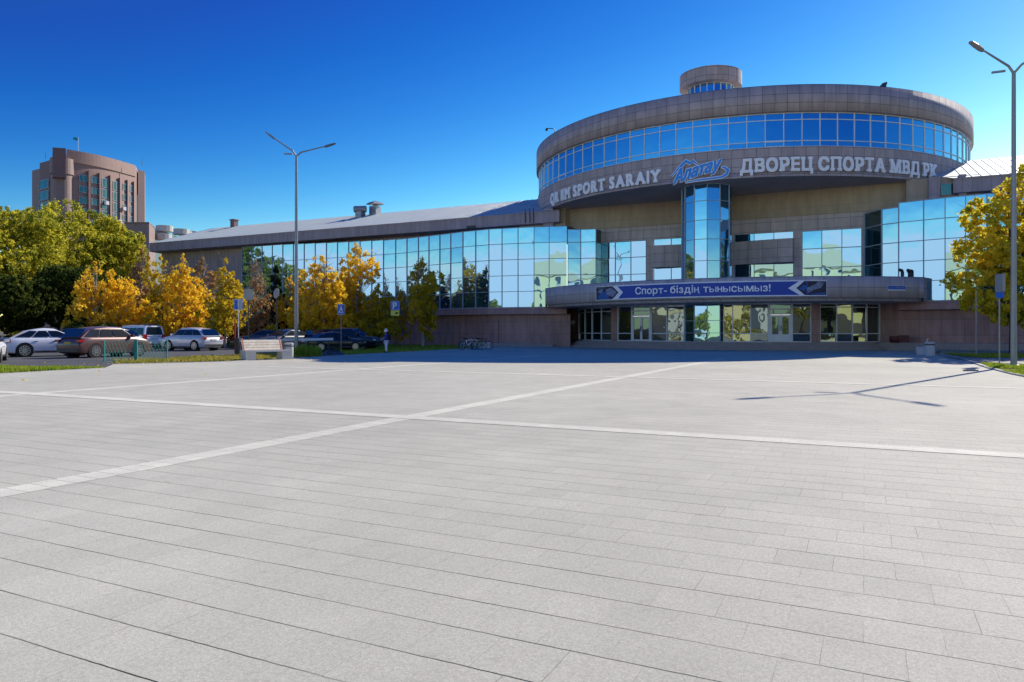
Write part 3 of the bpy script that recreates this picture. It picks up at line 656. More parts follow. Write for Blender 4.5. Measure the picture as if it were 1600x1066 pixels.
def door(px0, px1, solid):
    A = fa(hit_arc(px0, KC, FR)[0]); B = fa(hit_arc(px1, KC, FR)[0]); t = (B - A); L = t.length; t.normalize(); n = Vector((t.y, -t.x))
    q = lambda s, o, z: Vector((*(A + t * s + n * o), z)); n3 = Vector((n.x, n.y, 0))
    f = MB(); 
    for s in (.05, L - .05): f.bar(q(s, .06, .62), q(s, .06, 3.7), .1, .14, side=n3)
    for z in (3.65, 3.25, 2.85): f.bar(q(.1, .06, z), q(L - .1, .06, z), .13, .1, side=(0, 0, 1))
    fr = f.build('door_frame', 'frame_w', bld, off=BO)
    g = MB(); g.face([q(.1, .02, 2.85), q(L - .1, .02, 2.85), q(L - .1, .02, 3.65), q(.1, .02, 3.65)]); g.build('pane', 'g_dark', fr, off=BO)
    for k in range(2):
        s0 = .1 + (L - .2) * k / 2; s1 = s0 + (L - .2) / 2; w_ = .14 if solid else .11; lo = 1.25 if solid else .78
        d = MB(); d.bar(q(s0 + w_ / 2 + .005, .07, .64), q(s0 + w_ / 2 + .005, .07, 2.78), w_, .06, side=n3); d.bar(q(s1 - w_ / 2 - .005, .07, .64), q(s1 - w_ / 2 - .005, .07, 2.78), w_, .06, side=n3)
        d.bar(q(s0 + w_, .07, (lo + .64) / 2), q(s1 - w_, .07, (lo + .64) / 2), .055, lo - .64, side=(0, 0, 1)); d.bar(q(s0 + w_, .07, 2.7), q(s1 - w_, .07, 2.7), .055, .15, side=(0, 0, 1))
        do = d.build('door', 'frame_w', bld, off=BO)
        g = MB(); g.face([q(s0 + w_, .05, lo), q(s1 - w_, .05, lo), q(s1 - w_, .05, 2.63), q(s0 + w_, .05, 2.63)]); g.build('pane', 'g_dark', do, off=BO)
        h = MB(); hs_ = s1 - .05 if k == 0 else s0 + .05; h.tube([q(hs_, .16, 1.5), q(hs_, .16, 1.95)], .02, 6); h.tube([q(hs_, .1, 1.52), q(hs_, .16, 1.52)], .012, 5); h.build('handle', 'dkmetal', do, off=BO)
door(988, 1018, False); door(1201, 1237, True)
b = MB(); ce = lambda R, px: arc_pt(KC, R, hit_arc(px, KC, FR)[0])
# white notice plates by the doors, downpipe
p = P2(-14.35, 11.75); b.box((p.x - .3, p.y - .1, 2.35), (.45, .05, .4), rz=-.9); q = P2(12.9, 12.25); b.box((q.x, q.y, 2.25), (.45, .06, .55), rz=-ANG); part(b, 'notice_plate', 'white')
b = MB(); p, _ = hit_seg(874, P2(-15.9, 15.3), P2(-14.9, 13.0)); b.tube([(p.x - .1, p.y - .1, .5), (p.x - .1, p.y - .1, 3.7)], .06, 8); part(b, 'downpipe', 'steel')

# ------------------------------------------------------------------ lettering
def text_mesh(body, size=1.0, bold=.02, shear=0.0, ext=.05, serif=False):
    """flat letters; weight is added by overlaying slightly shifted copies a hair in front of each other"""
    if body in ('н', 'ң', 'ы'):          # glyphs whose contours overlap in the font are drawn from strokes
        V, Fc, h, t = [], [], .545, .10
        def quad(*p): n = len(V); V.extend([(x, y, 0) for x, y in p]); Fc.append((n, n + 1, n + 2, n + 3))
        def rect(x0, y0, x1, y1): quad((x0, y0), (x1, y0), (x1, y1), (x0, y1))
        if body in 'нң':
            rect(.06, 0, .06 + t, h); rect(.40, 0, .40 + t, h); rect(.06 + t, .235, .40, .235 + t * .9)
            if body == 'ң': rect(.50, 0, .56, t * .85); rect(.49, -.13, .56, 0)
        else:
            rect(.06, 0, .06 + t, h); rect(.60, 0, .60 + t, h); rect(.16, .255, .32, .345); rect(.16, 0, .32, .085); P = []
            for i in range(9):
                a = -math.pi / 2 + math.pi * i / 8; P.append(((.32 + .17 * math.cos(a), .1725 + .1725 * math.sin(a)), (.32 + .075 * math.cos(a), .1725 + .085 * math.sin(a))))
            for (a, b_), (c, d) in zip(P, P[1:]): quad(a, c, d, b_)
        me = bpy.data.meshes.new(body); me.from_pydata(V, [], Fc); me.update(); return me
    cu = bpy.data.curves.new('t', 'FONT'); cu.body = body; cu.size = size; cu.shear = shear; cu.extrude = ext; cu.resolution_u = 3
    o = bpy.data.objects.new('t', cu); COL.objects.link(o); dg = bpy.context.evaluated_depsgraph_get()
    me = bpy.data.meshes.new_from_object(o.evaluated_get(dg)); bpy.data.objects.remove(o)
    if bold <= 0: return me
    V = [v.co.copy() for v in me.vertices]; Fc = [tuple(p.vertices) for p in me.polygons]; VV = []; FF = []
    for k, (dx, dy) in enumerate(((0, 0), (1, .9), (-1, -.9), (1, -.9), (-1, .9), (.5, 0), (-.5, 0))):
        n = len(VV); VV += [(v.x + dx * bold, v.y + dy * bold, v.z + k * .005) for v in V]; FF += [tuple(i + n for i in f) for f in Fc]
    if serif and body in SERIF:
        H = max(v.y for v in V); xs = [v.x for v in V]; a, e = min(xs), max(xs); w_ = e - a; q = .055
        for (x0, x1, top) in SERIF[body]:
            x0 = a + x0 * w_ - q; x1 = a + x1 * w_ + q; y0, y1 = (H - .11, H + .4 * bold) if top else (-.4 * bold, .11); n = len(VV); z0, z1 = -ext, ext + .010
            VV += [(x0, y0, z0), (x1, y0, z0), (x1, y1, z0), (x0, y1, z0), (x0, y0, z1), (x1, y0, z1), (x1, y1, z1), (x0, y1, z1)]
            FF += [tuple(i + n for i in f) for f in ((3, 2, 1, 0), (4, 5, 6, 7), (0, 1, 5, 4), (1, 2, 6, 5), (2, 3, 7, 6), (3, 0, 4, 7))]
    m2 = bpy.data.meshes.new(body); m2.from_pydata(VV, [], FF); m2.update(); return m2
SERIF = {'R': [(-.05, .3, 1), (-.05, .3, 0), (.8, 1.05, 0)], 'M': [(-.06, .2, 1), (.8, 1.06, 1), (-.06, .2, 0), (.8, 1.06, 0)], 'P': [(-.08, .3, 1), (-.08, .42, 0)], 'T': [(.3, .7, 0)], 'A': [(-.04, .2, 0), (.8, 1.04, 0)], 'Y': [(-.04, .22, 1), (.78, 1.04, 1), (.32, .68, 0)],
         'В': [(-.08, .3, 1), (-.08, .3, 0)], 'Р': [(-.08, .3, 1), (-.08, .42, 0)], 'Е': [(-.08, .3, 1), (-.08, .3, 0)], 'П': [(-.06, .2, 1), (.8, 1.06, 1), (-.06, .25, 0), (.75, 1.06, 0)], 'Т': [(.3, .7, 0)], 'А': [(-.04, .2, 0), (.8, 1.04, 0)], 'М': [(-.06, .2, 1), (.8, 1.06, 1), (-.06, .2, 0), (.8, 1.06, 0)], 'К': [(-.08, .3, 1), (-.08, .3, 0), (.75, 1.04, 1), (.78, 1.06, 0)], 'Ц': [(-.05, .2, 1), (.65, .95, 1)], 'Д': []}
def widths(ch, size, bold):
    me = text_mesh(ch, size, bold, ext=0)
    if not me.vertices: return None, 0, 0, 0
    xs = [v.co.x for v in me.vertices]; return me, min(xs), max(xs), 0
def arc_map(c, R, z, phi0, h, xs=1.0):
    """x metres along the arc from phi0, y up, z out of the wall"""
    def f(x, y, d):
        p = arc_pt(c, R + d, phi0 + x * xs / R); return Vector((p.x, p.y, z + y * h))
    return f
def arc_sign(root, body, c, R, pxa, pxb, z0, zh, m, off, bold=.035, gap=.10, space=.42, ext=.06, partname='letter', xscale=None):
    capme = text_mesh('H', 1, bold, ext=0); cap = max(v.co.y for v in capme.vertices)
    items = []; x = 0
    for ch in body:
        if ch == ' ': x += space; continue
        me = text_mesh(ch, 1, bold, ext=ext, serif=True); xs = [v.co.x for v in me.vertices]; a, e = min(xs), max(xs)
        items.append((me, x - a)); x += e - a + gap
    W = x - gap; phA = hit_arc(pxa, c, R)[0]; phB = hit_arc(pxb, c, R)[0]; L = (phB - phA) * R; k = L / W; hk = zh / cap
    for me, dx in items:
        for v in me.vertices:
            p = arc_pt(c, R + .03 + ext + v.co.z, phA + (v.co.x + dx) * k / R); v.co = Vector((p.x, p.y, z0 + v.co.y * hk)) - off
        me.materials.clear(); me.materials.append(M[m])
        o = bpy.data.objects.new(partname, me); COL.objects.link(o); o.parent = root
def origin_arc(c, R, px, z): p = arc_pt(c, R, hit_arc(px, c, R)[0]); return Vector((p.x, p.y, z))
o = origin_arc(DC, 21.04, 948, 13.7); s1 = thing('building_sign', 'white slab letters reading QR IIM SPORT SARAIY on the left of the stone drum', 'sign', o)
arc_sign(s1, 'QR IIM SPORT SARAIY', DC, 21.04, 862, 1033, 13.70, .98, 'white', o, bold=.045, gap=.085, space=.34)
o = origin_arc(DC, 21.04, 1310, 13.8); s2 = thing('building_sign', 'white slab letters reading ДВОРЕЦ СПОРТА МВД РК on the right of the stone drum', 'sign', o)
arc_sign(s2, 'ДВОРЕЦ СПОРТА МВД РК', DC, 21.04, 1156, 1461, 13.82, .98, 'white', o, bold=.045, gap=.06, space=.26)
# blue logo: mountain, slanted word, swoosh; drawn in metres on the fascia
LR = 21.06; lp0 = hit_arc(1050, DC, LR)[0]; lk = (hit_arc(1142, DC, LR)[0] - lp0) * LR / 92.0
def LP(px, py, d=.1):     # px,py measured on the sign face
    phi = lp0 + (px - 1050) * lk / LR; dep = hit_arc(1096, DC, LR)[1]
    yy = (HY - py) * dep / F + EYE
    p = arc_pt(DC, LR + d, phi); return Vector((p.x, p.y, yy + (px - 1096) * .0006))
o = origin_arc(DC, LR, 1096, 13.6); s3 = thing('building_sign', 'blue logo with a mountain outline over the slanted word Алатау', 'sign', o)
def ribbon_poly(pts, wd, m, name, d=.1, parent=s3, grow=0):
    mb = MB(); L = []; Rr = []
    for i, (x, y) in enumerate(pts):
        a = pts[max(i - 1, 0)]; c = pts[min(i + 1, len(pts) - 1)]; dx, dy = c[0] - a[0], c[1] - a[1]; l = math.hypot(dx, dy) or 1
        w_ = (wd[i] if isinstance(wd, (list, tuple)) else wd) / 2 + grow; L.append((x - dy / l * w_, y + dx / l * w_)); Rr.append((x + dy / l * w_, y - dx / l * w_))
    for i in range(len(pts) - 1):
        q = [LP(*L[i], d), LP(*L[i + 1], d), LP(*Rr[i + 1], d), LP(*Rr[i], d)]; r = [LP(*L[i], 0), LP(*L[i + 1], 0), LP(*Rr[i + 1], 0), LP(*Rr[i], 0)]
        mb.face(q); mb.face([q[0], q[1], r[1], r[0]]); mb.face([q[3], q[2], r[2], r[3]])
    mb.build(name, m, parent, off=o)
mt = [(1050, 271), (1058, 263), (1066, 256), (1073, 249.5), (1080, 254), (1084, 250.5), (1092, 257)]
sw = [(1072, 283), (1090, 281.5), (1110, 281), (1128, 280), (1136, 276), (1138, 270), (1133, 266), (1127, 264)]
for gr, m_, d_ in ((1.2, 'white', .08), (0, 'blue', .12)):
    ribbon_poly(mt, [1, 2.5, 4, 5.5, 4.5, 4, 1], m_, 'mountain', d_, grow=gr); ribbon_poly(sw, [1, 2, 2.4, 3, 4, 4.5, 3, 1], m_, 'swoosh', d_, grow=gr)
me0 = text_mesh('Алатау', 1, .0, shear=.35, ext=.02); xs = [v.co.x for v in me0.vertices]; x0, x1 = min(xs), max(xs)
for bd, m_, d_ in ((.085, 'white', .10), (.040, 'blue', .14)):
    me = text_mesh('Алатау', 1, bd, shear=.35, ext=.02)
    for v in me.vertices:
        t = (v.co.x - x0) / (x1 - x0); v.co = LP(1054 + 74 * t, 283 - 17 * t - v.co.y * (28 - 4 * t), d_ + v.co.z) - o
    me.materials.clear(); me.materials.append(M[m_]); q = bpy.data.objects.new('word', me); COL.objects.link(q); q.parent = s3

# blue banner on the canopy
BR = CRr + .05
def BP(px, fy, d=0):        # px in image columns (turned into an angle), fy 0..1 across the banner's height
    phi = hit_arc(px, KC, BR)[0]; p = arc_pt(KC, BR + d, phi); return Vector((p.x, p.y, 4.05 + 1.15 * fy))
o = origin_arc(KC, BR, 1110, 4.05); bn = thing('banner', 'long blue banner reading Спорт- біздің тынысымыз! on the canopy front', 'banner', o)
def bstrip(x0, x1, f0, f1, d, m, name, n=30):
    mb = MB()
    X = [x0 + (x1 - x0) * i / n for i in range(n + 1)]
    for a, c in zip(X, X[1:]): mb.face([BP(a, f0, d), BP(c, f0, d), BP(c, f1, d), BP(a, f1, d)])
    mb.face([BP(x0, f0, 0), BP(x0, f0, d), BP(x0, f1, d), BP(x0, f1, 0)]); mb.face([BP(x1, f0, d), BP(x1, f0, 0), BP(x1, f1, 0), BP(x1, f1, d)])
    return mb.build(name, m, bn, off=o)
bstrip(931, 1292, 0, 1, .02, 'white', 'border'); bstrip(962, 1262, .07, .93, .03, 'banner', 'field')
def bpoly(pts, m, d, name): mb = MB(); mb.face([BP(x, y, d) for x, y in pts]); return mb.build(name, m, bn, off=o)
bpoly([(932, .04), (957, .04), (968, .5), (957, .96), (932, .96)], 'banner_dk', .04, 'photo_panel')
bpoly([(957, .0), (965, .0), (974, .5), (964, 1), (957, 1), (967, .5)], 'white', .05, 'chevron')
bpoly([(1291, .05), (1252, .05), (1242, .5), (1252, .95), (1291, .95)][::-1], 'banner_dk', .04, 'photo_panel')
bpoly([(1252, 0), (1259, 0), (1244, .5), (1258, 1), (1251, 1), (1231, .5)][::-1], 'white', .05, 'chevron')
# pictured athlete (left) and swimmer (right) as flat printed shapes
bpoly([(934, .08), (953, .08), (951, .35), (945, .6), (940, .62), (936, .35)], 'banner_bl', .05, 'printed_figure')
bpoly([(940, .5), (944, .78), (938, .8), (934, .55)][::-1], 'banner_lt', .055, 'printed_figure')
bpoly([(948, .4), (958, .2), (964, .5), (956, .85), (947, .75)], 'banner_lt', .052, 'printed_figure')
bpoly([(934, .86), (946, .86), (946, .9), (934, .9)], 'banner_lt', .055, 'printed_figure')
bpoly([(1262, .18), (1272, .4), (1282, .5), (1287, .78), (1279, .85), (1270, .68), (1260, .5)], 'banner_lt', .05, 'printed_figure')
bpoly([(1248, .45), (1256, .3), (1262, .6), (1255, .72)], 'banner_bl', .052, 'printed_figure')
bpoly([(1262, .08), (1290, .08), (1290, .22), (1268, .16)], 'banner_bl', .055, 'printed_figure')
bpoly([(1278, .82), (1290, .88), (1290, .93), (1274, .9)], 'banner_lt', .055, 'printed_figure')
arc_sign(bn, 'Спорт- біздің тынысымыз!', KC, BR + .015, 993, 1204, 4.42, .52, 'white', o, bold=.018, gap=.085, space=.27, ext=0)
# small blue street plate on the canopy
o = origin_arc(KC, BR, 1401, 4.6); sp = thing('address_plate', 'small blue address plate with white lines on the right end of the canopy', 'sign', o)
def cplate(x0, x1, z0, z1, d, m, nm):
    mb = MB(); n = 6; X = [x0 + (x1 - x0) * i / n for i in range(n + 1)]
    f_ = lambda x, z: Vector((*arc_pt(KC, BR + d, hit_arc(x, KC, BR)[0]), z))
    for a, c in zip(X, X[1:]): mb.face([f_(a, z0), f_(c, z0), f_(c, z1), f_(a, z1)])
    mb.build(nm, m, sp, off=o)
cplate(1387, 1415, 4.45, 4.84, .0, 'sign_w', 'border'); cplate(1387.6, 1414.4, 4.55, 4.81, .012, 'sign_b', 'plate')
for a, c in ((1390, 1397), (1399, 1405), (1407, 1412)): cplate(a, c, 4.65, 4.72, .02, 'banner_lt', 'lettering')

# ------------------------------------------------------------------ trees
def leaves(mats, pts, size, name, parent, droop=0.0):
    n = len(pts); a = rng.normal(size=(n, 3)); a /= np.linalg.norm(a, axis=1)[:, None]
    c = rng.normal(size=(n, 3)); 
    if droop: a[:, 2] = a[:, 2] * .3 - droop; a /= np.linalg.norm(a, axis=1)[:, None]
    c -= (a * c).sum(1)[:, None] * a; c /= np.linalg.norm(c, axis=1)[:, None]
    s = size * rng.uniform(.55, 1.3, (n, 1)); a = a * s; c = c * s * .62
    V = np.empty((n * 4, 3)); V[0::4] = pts - a; V[1::4] = pts + c * .9; V[2::4] = pts + a; V[3::4] = pts - c
    me = bpy.data.meshes.new(name); me.vertices.add(n * 4); me.vertices.foreach_set('co', V.ravel())
    me.loops.add(n * 4); me.loops.foreach_set('vertex_index', np.arange(n * 4)); me.polygons.add(n)
    me.polygons.foreach_set('loop_start', np.arange(0, n * 4, 4)); me.materials.append(mats); me.update(); me.validate()
    o = bpy.data.objects.new(name, me); COL.objects.link(o); o.parent = parent; return o

def crown_pts(lobes, n, surf=.55, hole=.0, seed=0):
    vol = np.array([l[3] * l[4] * l[5] for l in lobes]) ** .8; vol /= vol.sum(); out = []
    for l, k in zip(lobes, vol):
        m = int(n * k) + 1; d = rng.normal(size=(m, 3)); d /= np.linalg.norm(d, axis=1)[:, None]
        r = rng.uniform(surf ** 3, 1, m) ** (1 / 3.) ; r *= 1 + rng.normal(0, .07, m)
        out.append(np.array(l[:3]) + d * r[:, None] * np.array(l[3:6]))
    P = np.concatenate(out)
    # clumps: pull leaves towards random twig ends
    tw = P[rng.integers(0, len(P), max(8, len(P) // 45))]
    idx = np.empty(len(P), int)
    for i in range(0, len(P), 4000):
        D = ((P[i:i + 4000, None, :] - tw[None, :, :]) ** 2).sum(2); idx[i:i + 4000] = D.argmin(1)
    P = P + (tw[idx] - P) * rng.uniform(.25, .62, (len(P), 1))
    return P

def limbs(mb, base, h, r0, targets, lean=0, seed=1, nseg=7, top=.85):
    rr = random.Random(seed); pts = []; x = y = 0
    for i in range(nseg + 1):
        t = i / nseg; pts.append(Vector((x, y, h * top * t))); x += rr.uniform(-.02, .02) * h * .3 + lean * h / nseg; y += rr.uniform(-.02, .02) * h * .3
    mb.tube(pts, [r0 * (1.25 if i == 0 else 1) * (1 - .85 * i / nseg) for i in range(nseg + 1)], 8)
    for T in targets:
        T = Vector(T[:3]); tz = max(.18, min(.8, (T.z / h) * .62)); f_ = tz / top * nseg; i = min(int(f_), nseg - 1); S = pts[i].lerp(pts[i + 1], f_ - i)
        mid = S.lerp(T, .5) + Vector((rr.uniform(-.1, .1), rr.uniform(-.1, .1), .12)) * (T - S).length
        rb = r0 * (1 - .85 * tz) * .55; mb.tube([S, mid, T], [rb, rb * .6, rb * .15], 6)
        for q in range(3):
            e = mid.lerp(T, .5 + .2 * q) + Vector((rr.gauss(0, .22), rr.gauss(0, .22), rr.gauss(.1, .18))) * (T - S).length
            mb.tube([mid.lerp(T, .25 * q), e], [rb * .35, rb * .08], 4)
    return pts

def tree(label, x, y, h, r, lobes, n, size, lm, bm='bark', name='tree', group=None, r0=None, seed=1, droop=0, surf=.5, lean=0, bare=None):
    root = thing(name, label, 'tree', (x, y, 0), 0, group)
    mb = MB(); limbs(mb, (0, 0, 0), h, r0 or h * .02, [l for l in lobes], lean, seed)
    if bare:
        rr = random.Random(seed + 5)
        for _ in range(bare):
            z = rr.uniform(.35, .97) * h; an = rr.uniform(0, 6.28); L = (h - z) * .35 + .5; p = Vector((0, 0, z * .86))
            q = p + Vector((math.cos(an) * L * .6, math.sin(an) * L * .6, L * .8)); mb.tube([p, q], [.035, .012], 4)
            for k in range(3): e = p.lerp(q, .4 + .2 * k); mb.tube([e, e + Vector((rr.gauss(0, .3), rr.gauss(0, .3), rr.uniform(.2, .7)))], [.02, .008], 4)
    mb.build('trunk', bm, root); leaves(lm, crown_pts(lobes, n, surf), size, 'crown', root, droop)
    return root
def lobes_round(h, r, z0, k, seed, sq=1.0):
    rr = random.Random(seed); L = [(0, 0, (h + z0) / 2 * 1.0, r * .62, r * .62, (h - z0) / 2 * .8)]
    for i in range(k):
        a = i * 2.4 + rr.uniform(-.4, .4); t = rr.random(); z = z0 + (h - z0) * (.18 + .72 * t); rad = r * (1 - .75 * max(0, t - .35)) * .68
        s = r * rr.uniform(.26, .42); L.append((math.cos(a) * rad, math.sin(a) * rad, z, s, s, s * rr.uniform(.7, .95)))
    L.append((rr.uniform(-.1, .1) * r, 0, h - r * .28, r * .4, r * .4, r * .28)); return L
def lobes_birch(h, r, z0, k, seed):
    rr = random.Random(seed); L = []
    for i in range(k):
        t = (i + .5) / k; z = z0 + (h - z0) * t; rad = r * (math.sin(math.pi * min(1, .22 + t * .82)) ** .8) * (1 - .35 * t)
        for q in range(2 if t < .75 else 1):
            a = rr.uniform(0, 6.28); o_ = rad * rr.uniform(.25, .75); s = rad * rr.uniform(.32, .55) + .22
            L.append((math.cos(a) * o_, math.sin(a) * o_, z + rr.uniform(-.3, .3), s, s, s * rr.uniform(1.0, 1.7)))
    L.append((0, 0, h - .6, .22, .22, .7)); return L

LG = leaf_mat('leaves_green_yellow', [(.09, .12, .02), (.32, .34, .04), (.68, .60, .06), (.95, .76, .08)], .52)
LD = leaf_mat('leaves_dark_green', [(.03, .05, .012), (.08, .11, .025), (.20, .21, .03)], .35)
LY = leaf_mat('leaves_gold', [(.60, .36, .02), (.88, .60, .03), (.95, .70, .06), (.9, .62, .16)], .55)
LO = leaf_mat('leaves_orange', [(.55, .34, .03), (.92, .62, .035), (.95, .70, .13)], .57)
LB = leaf_mat('leaves_brown', [(.26, .15, .06), (.48, .29, .11), (.68, .42, .18)], .45)
LV = leaf_mat('leaves_olive_yellow', [(.36, .28, .025), (.66, .50, .035), (.88, .62, .05)], .54)
LR_ = leaf_mat('leaves_green_gold', [(.26, .30, .035), (.66, .60, .05), (.95, .76, .06), (.95, .66, .08)], .6)
LP_ = leaf_mat('needles_dark', [(.012, .022, .014), (.03, .045, .03)], .1)

def T(px, d): return ((px - 800) / F * d, d)
def hz(py, d): return (HY - py) * d / F + EYE
# the big green mass on the left
for (px, d, py, r, k, sd_, lb, lm_) in (
        (25, 84, 328, 7.0, 16, 3, 'broad green and yellow tree at the far left edge behind the white crossover', LG),
        (108, 95, 312, 7.6, 18, 4, 'tallest yellow-green tree in front of the brick tower', LG),
        (176, 98, 338, 5.6, 13, 6, 'rounded yellow tree crown right of the tallest green tree', LG),
        (-60, 78, 345, 7.2, 14, 8, 'green tree cut by the left edge of the photo', LG),
        (92, 74, 412, 5.2, 11, 9, 'low dark green tree behind the brown off-roader', LD),
        (-10, 68, 430, 4.4, 10, 10, 'low dark green bushy tree behind the white crossover', LD)):
    x, y = T(px, d); h = hz(py, d)
    tree(lb, x, y, h, r, lobes_round(h, r, h * .14, k, sd_), 42000, .165, lm_, name='broadleaf_tree', seed=sd_, group='broadleaf trees behind the car park', surf=.55)
# the row of autumn birches
BT = [(150, 64, 404, 2.8, LO, 'orange birch leaning over the gap left of the white van', 3600, 0), (192, 66, 428, 2.8, LY, 'short golden birch above the white van', 4400, 0),
      (222, 74, 386, 2.4, LB, 'thin brownish birch in front of the low stone block', 5200, 30), (250, 70, 396, 2.5, LV, 'olive-gold birch between the brown birch and the tall gold one', 4200, 0),
      (286, 68, 392, 2.7, LY, 'tall gold birch above the silver off-roader roof', 4600, 8), (318, 72, 394, 2.2, LB, 'half-bare birch with white forked trunk and sparse brown leaves', 3600, 44),
      (352, 64, 402, 2.3, LV, 'olive-yellow birch behind the white notice sign', 3800, 0), (400, 68, 396, 1.9, LB, 'nearly bare birch with pale trunk behind the grey sign backs', 900, 44),
      (506, 66, 394, 3.5, LY, 'wide gold birch with pinkish bare twigs right of the street lamp', 6800, 30), (558, 69, 370, 3.1, LY, 'tallest gold birch with pointed top in front of the glass wing', 7600, 14),
      (592, 69, 438, 1.9, LV, 'low yellow birch beside the parking sign', 2600, 0), (661, 68, 392, 2.2, LV, 'slender brownish birch with white trunk in the shade of the glass wing', 4300, 10),
      (455, 71, 430, 2.6, LO, 'low orange-gold birch between dark conifer and street lamp', 3600, 4), (630, 72, 442, 1.3, LO, 'small red-tinged birch right of the parking sign', 1200, 4)]
for i, (px, d, py, r, lm_, lb, n, bare) in enumerate(BT):
    x, y = T(px, d); h = hz(py, d)
    tree(lb, x, y, h, r, lobes_birch(h, r, h * (.16 if px != 661 else .2), 10, 20 + i), int(n * 1.9), .125, lm_, 'birch', name='birch_tree', seed=30 + i, r0=.12, group='autumn birches along the glass wing', droop=.7, surf=.2, bare=bare)
x, y = T(430, 73); h = hz(412, 73)
tree('dark green conifer between the birches behind the street lamp', x, y, h, 1.8, [(0, 0, h * (.25 + .08 * i), 1.8 * (1 - i * .095), 1.8 * (1 - i * .095), .5) for i in range(9)] + [(0, 0, h - .5, .2, .2, .5)], 3600, .17, LP_, name='conifer_tree', seed=51, r0=.14)
# undergrowth behind the cars
for i, (px, d, w_, hh, lm_) in enumerate(((140, 62, 5, 2.6, LD), (215, 66, 6, 3.2, LV), (300, 68, 6, 3.4, LO), (385, 67, 5, 2.8, LB), (450, 66, 4.5, 2.6, LV), (520, 68, 6, 3.4, LV), (585, 67, 5, 2.8, LV))):
    x, y = T(px, d); rr = random.Random(i)
    lob = [(rr.uniform(-w_ / 2, w_ / 2), rr.uniform(-.8, .8), rr.uniform(.4, .75) * hh, w_ * .17, w_ * .17, hh * .3) for _ in range(9)]
    nm = ['dark bush behind the brown off-roader', 'olive bush behind the white van', 'orange-yellow bush behind the silver off-roader', 'brown bush behind the grey sign backs', 'olive bush behind the street lamp foot', 'yellow bush behind the black off-roader', 'yellow bush left of the parking sign'][i]
    root = thing('bush', nm, 'bush', (x, y, 0), 0, 'bushes behind the parked cars'); mb = MB()
    for l in lob: mb.tube([(0, 0, 0), (l[0] * .5, l[1] * .5, l[2] * .4), l[:3]], [.05, .035, .012], 5)
    mb.build('stem', 'bark', root); leaves(lm_, crown_pts(lob, 2200, .3), .17, 'foliage', root)
# right tree
x, y = 31.4, 45.3; h = 12.9
lob = [(-2.6, -.6, 3.3, 1.3, 1.2, .8), (-1.0, -.9, 2.5, 1.2, 1.1, .7), (.6, -.9, 2.2, 1.2, 1.1, .7), (2.0, -.6, 2.6, 1.3, 1.2, .9), (-1.6, 0, 8.6, 1.6, 1.8, 1.2), (-2.4, -.5, 6.6, 1.7, 1.6, 1.1), (-3.0, -.4, 4.6, 1.5, 1.5, .9), (-1.3, -1, 3.3, 1.5, 1.4, .9), (.6, -.6, 2.9, 1.6, 1.5, .9), (.2, 0, 6.2, 2.0, 2.0, 1.8), (1.8, .3, 8, 2.0, 2, 1.6), (.5, .2, 10, 1.5, 1.5, 1.3), (2.4, -.3, 4.8, 1.8, 1.8, 1.3), (-.8, -.6, 5.2, 1.5, 1.5, 1.2), (1, 0, 11.4, .9, .9, .8), (-2.5, -.2, 9.4, .6, .7, .4)]
tree('green and gold maple leaning into the right edge beside the lamp post', x, y, h, 4, lob, 26000, .13, LR_, name='maple_tree', seed=71, r0=.2, bare=16, surf=.35)
lob = [(l[0], l[1], l[2] * .9, l[3], l[4], l[5]) for l in lob[5:14]]
tree('gold maple just beyond the right edge that shades the kerb', 29.2, 33.5, 9, 3, [(l[0] * .6, l[1] * .6, l[2], l[3] * .8, l[4] * .8, l[5]) for l in lob], 6000, .17, LR_, name='maple_tree', seed=72, r0=.18)

V_ = []
for cx_, cy_, sx_, sy_, n_ in ((31, 43, 2.6, 3, 420), (24, 30, 1.8, 3, 120), (-12.5, 39, 2.5, 3, 160), (-18, 29, 3, 3, 160), (-9, 52, 3, 2, 120)):
    for _ in range(n_): V_.append((random.gauss(cx_, sx_), random.gauss(cy_, sy_), .035))
fl_ = leaves(LY, np.array(V_), .035, 'fallen_leaves', None); tag(fl_, 'scattered yellow fallen leaves on the paving and verges', 'leaves', kind='stuff')
# ------------------------------------------------------------------ tower far left and low block
tw = thing('office_tower', 'tall pinkish stone tower with curved front and round corner bay, far behind the trees', 'building', at(135, 222, 0)); TO = at(135, 222, 0)
def tp(px, d): p = at(px, d); return Vector((p.x, p.y))
dfr = lambda px: 213 + (px - 104) / 122 * 25 - 3.2 * math.sin(math.pi * (px - 104) / 122)
front = [tp(px, dfr(px)) for px in range(104, 218, 6)]
zb_ = 0; zt_ = 54.4
back = [tp(222, 262), tp(120, 262)]
def tbuild(mb, nm, m, par=tw): return mb.build(nm, m, par, off=TO)
b = MB(); b.prism(front + back, 0, zt_ - 3.0); tbuild(b, 'wall', 'pink')
b = MB(); off_f = [tp(px, dfr(px) - .35) for px in range(104, 218, 6)]; b.prism(off_f + back, zt_ - 3.0, zt_ + .6); tbuild(b, 'cornice', 'pink')
b = MB(); b.prism([tp(62, 217), tp(83, 212), tp(104, 212), tp(106, 240), tp(66, 240)], 0, 51.9); b.prism([tp(82, 209), tp(103, 210), tp(104, 222), tp(84, 222)], 46, 54.6); tbuild(b, 'side_block', 'brownt')
b = MB(); b.prism([tp(50, 220), tp(63, 217), tp(66, 235), tp(54, 235)], 0, 50.3); tbuild(b, 'corner_block', 'greyt')
c = tp(97, 213.5); b = MB(); b.lathe((c.x, c.y, 0), [(2.75, 0), (2.75, 47.5), (3.1, 47.6), (3.1, 52.2), (0, 52.3)], 24, sm=True); tbuild(b, 'round_bay', 'greyt')
b = MB(); b.prism([tp(215.5, 238), tp(226, 240), tp(227, 250), tp(216, 250)], 0, zt_ + .2); tbuild(b, 'end_pier', 'greyt')
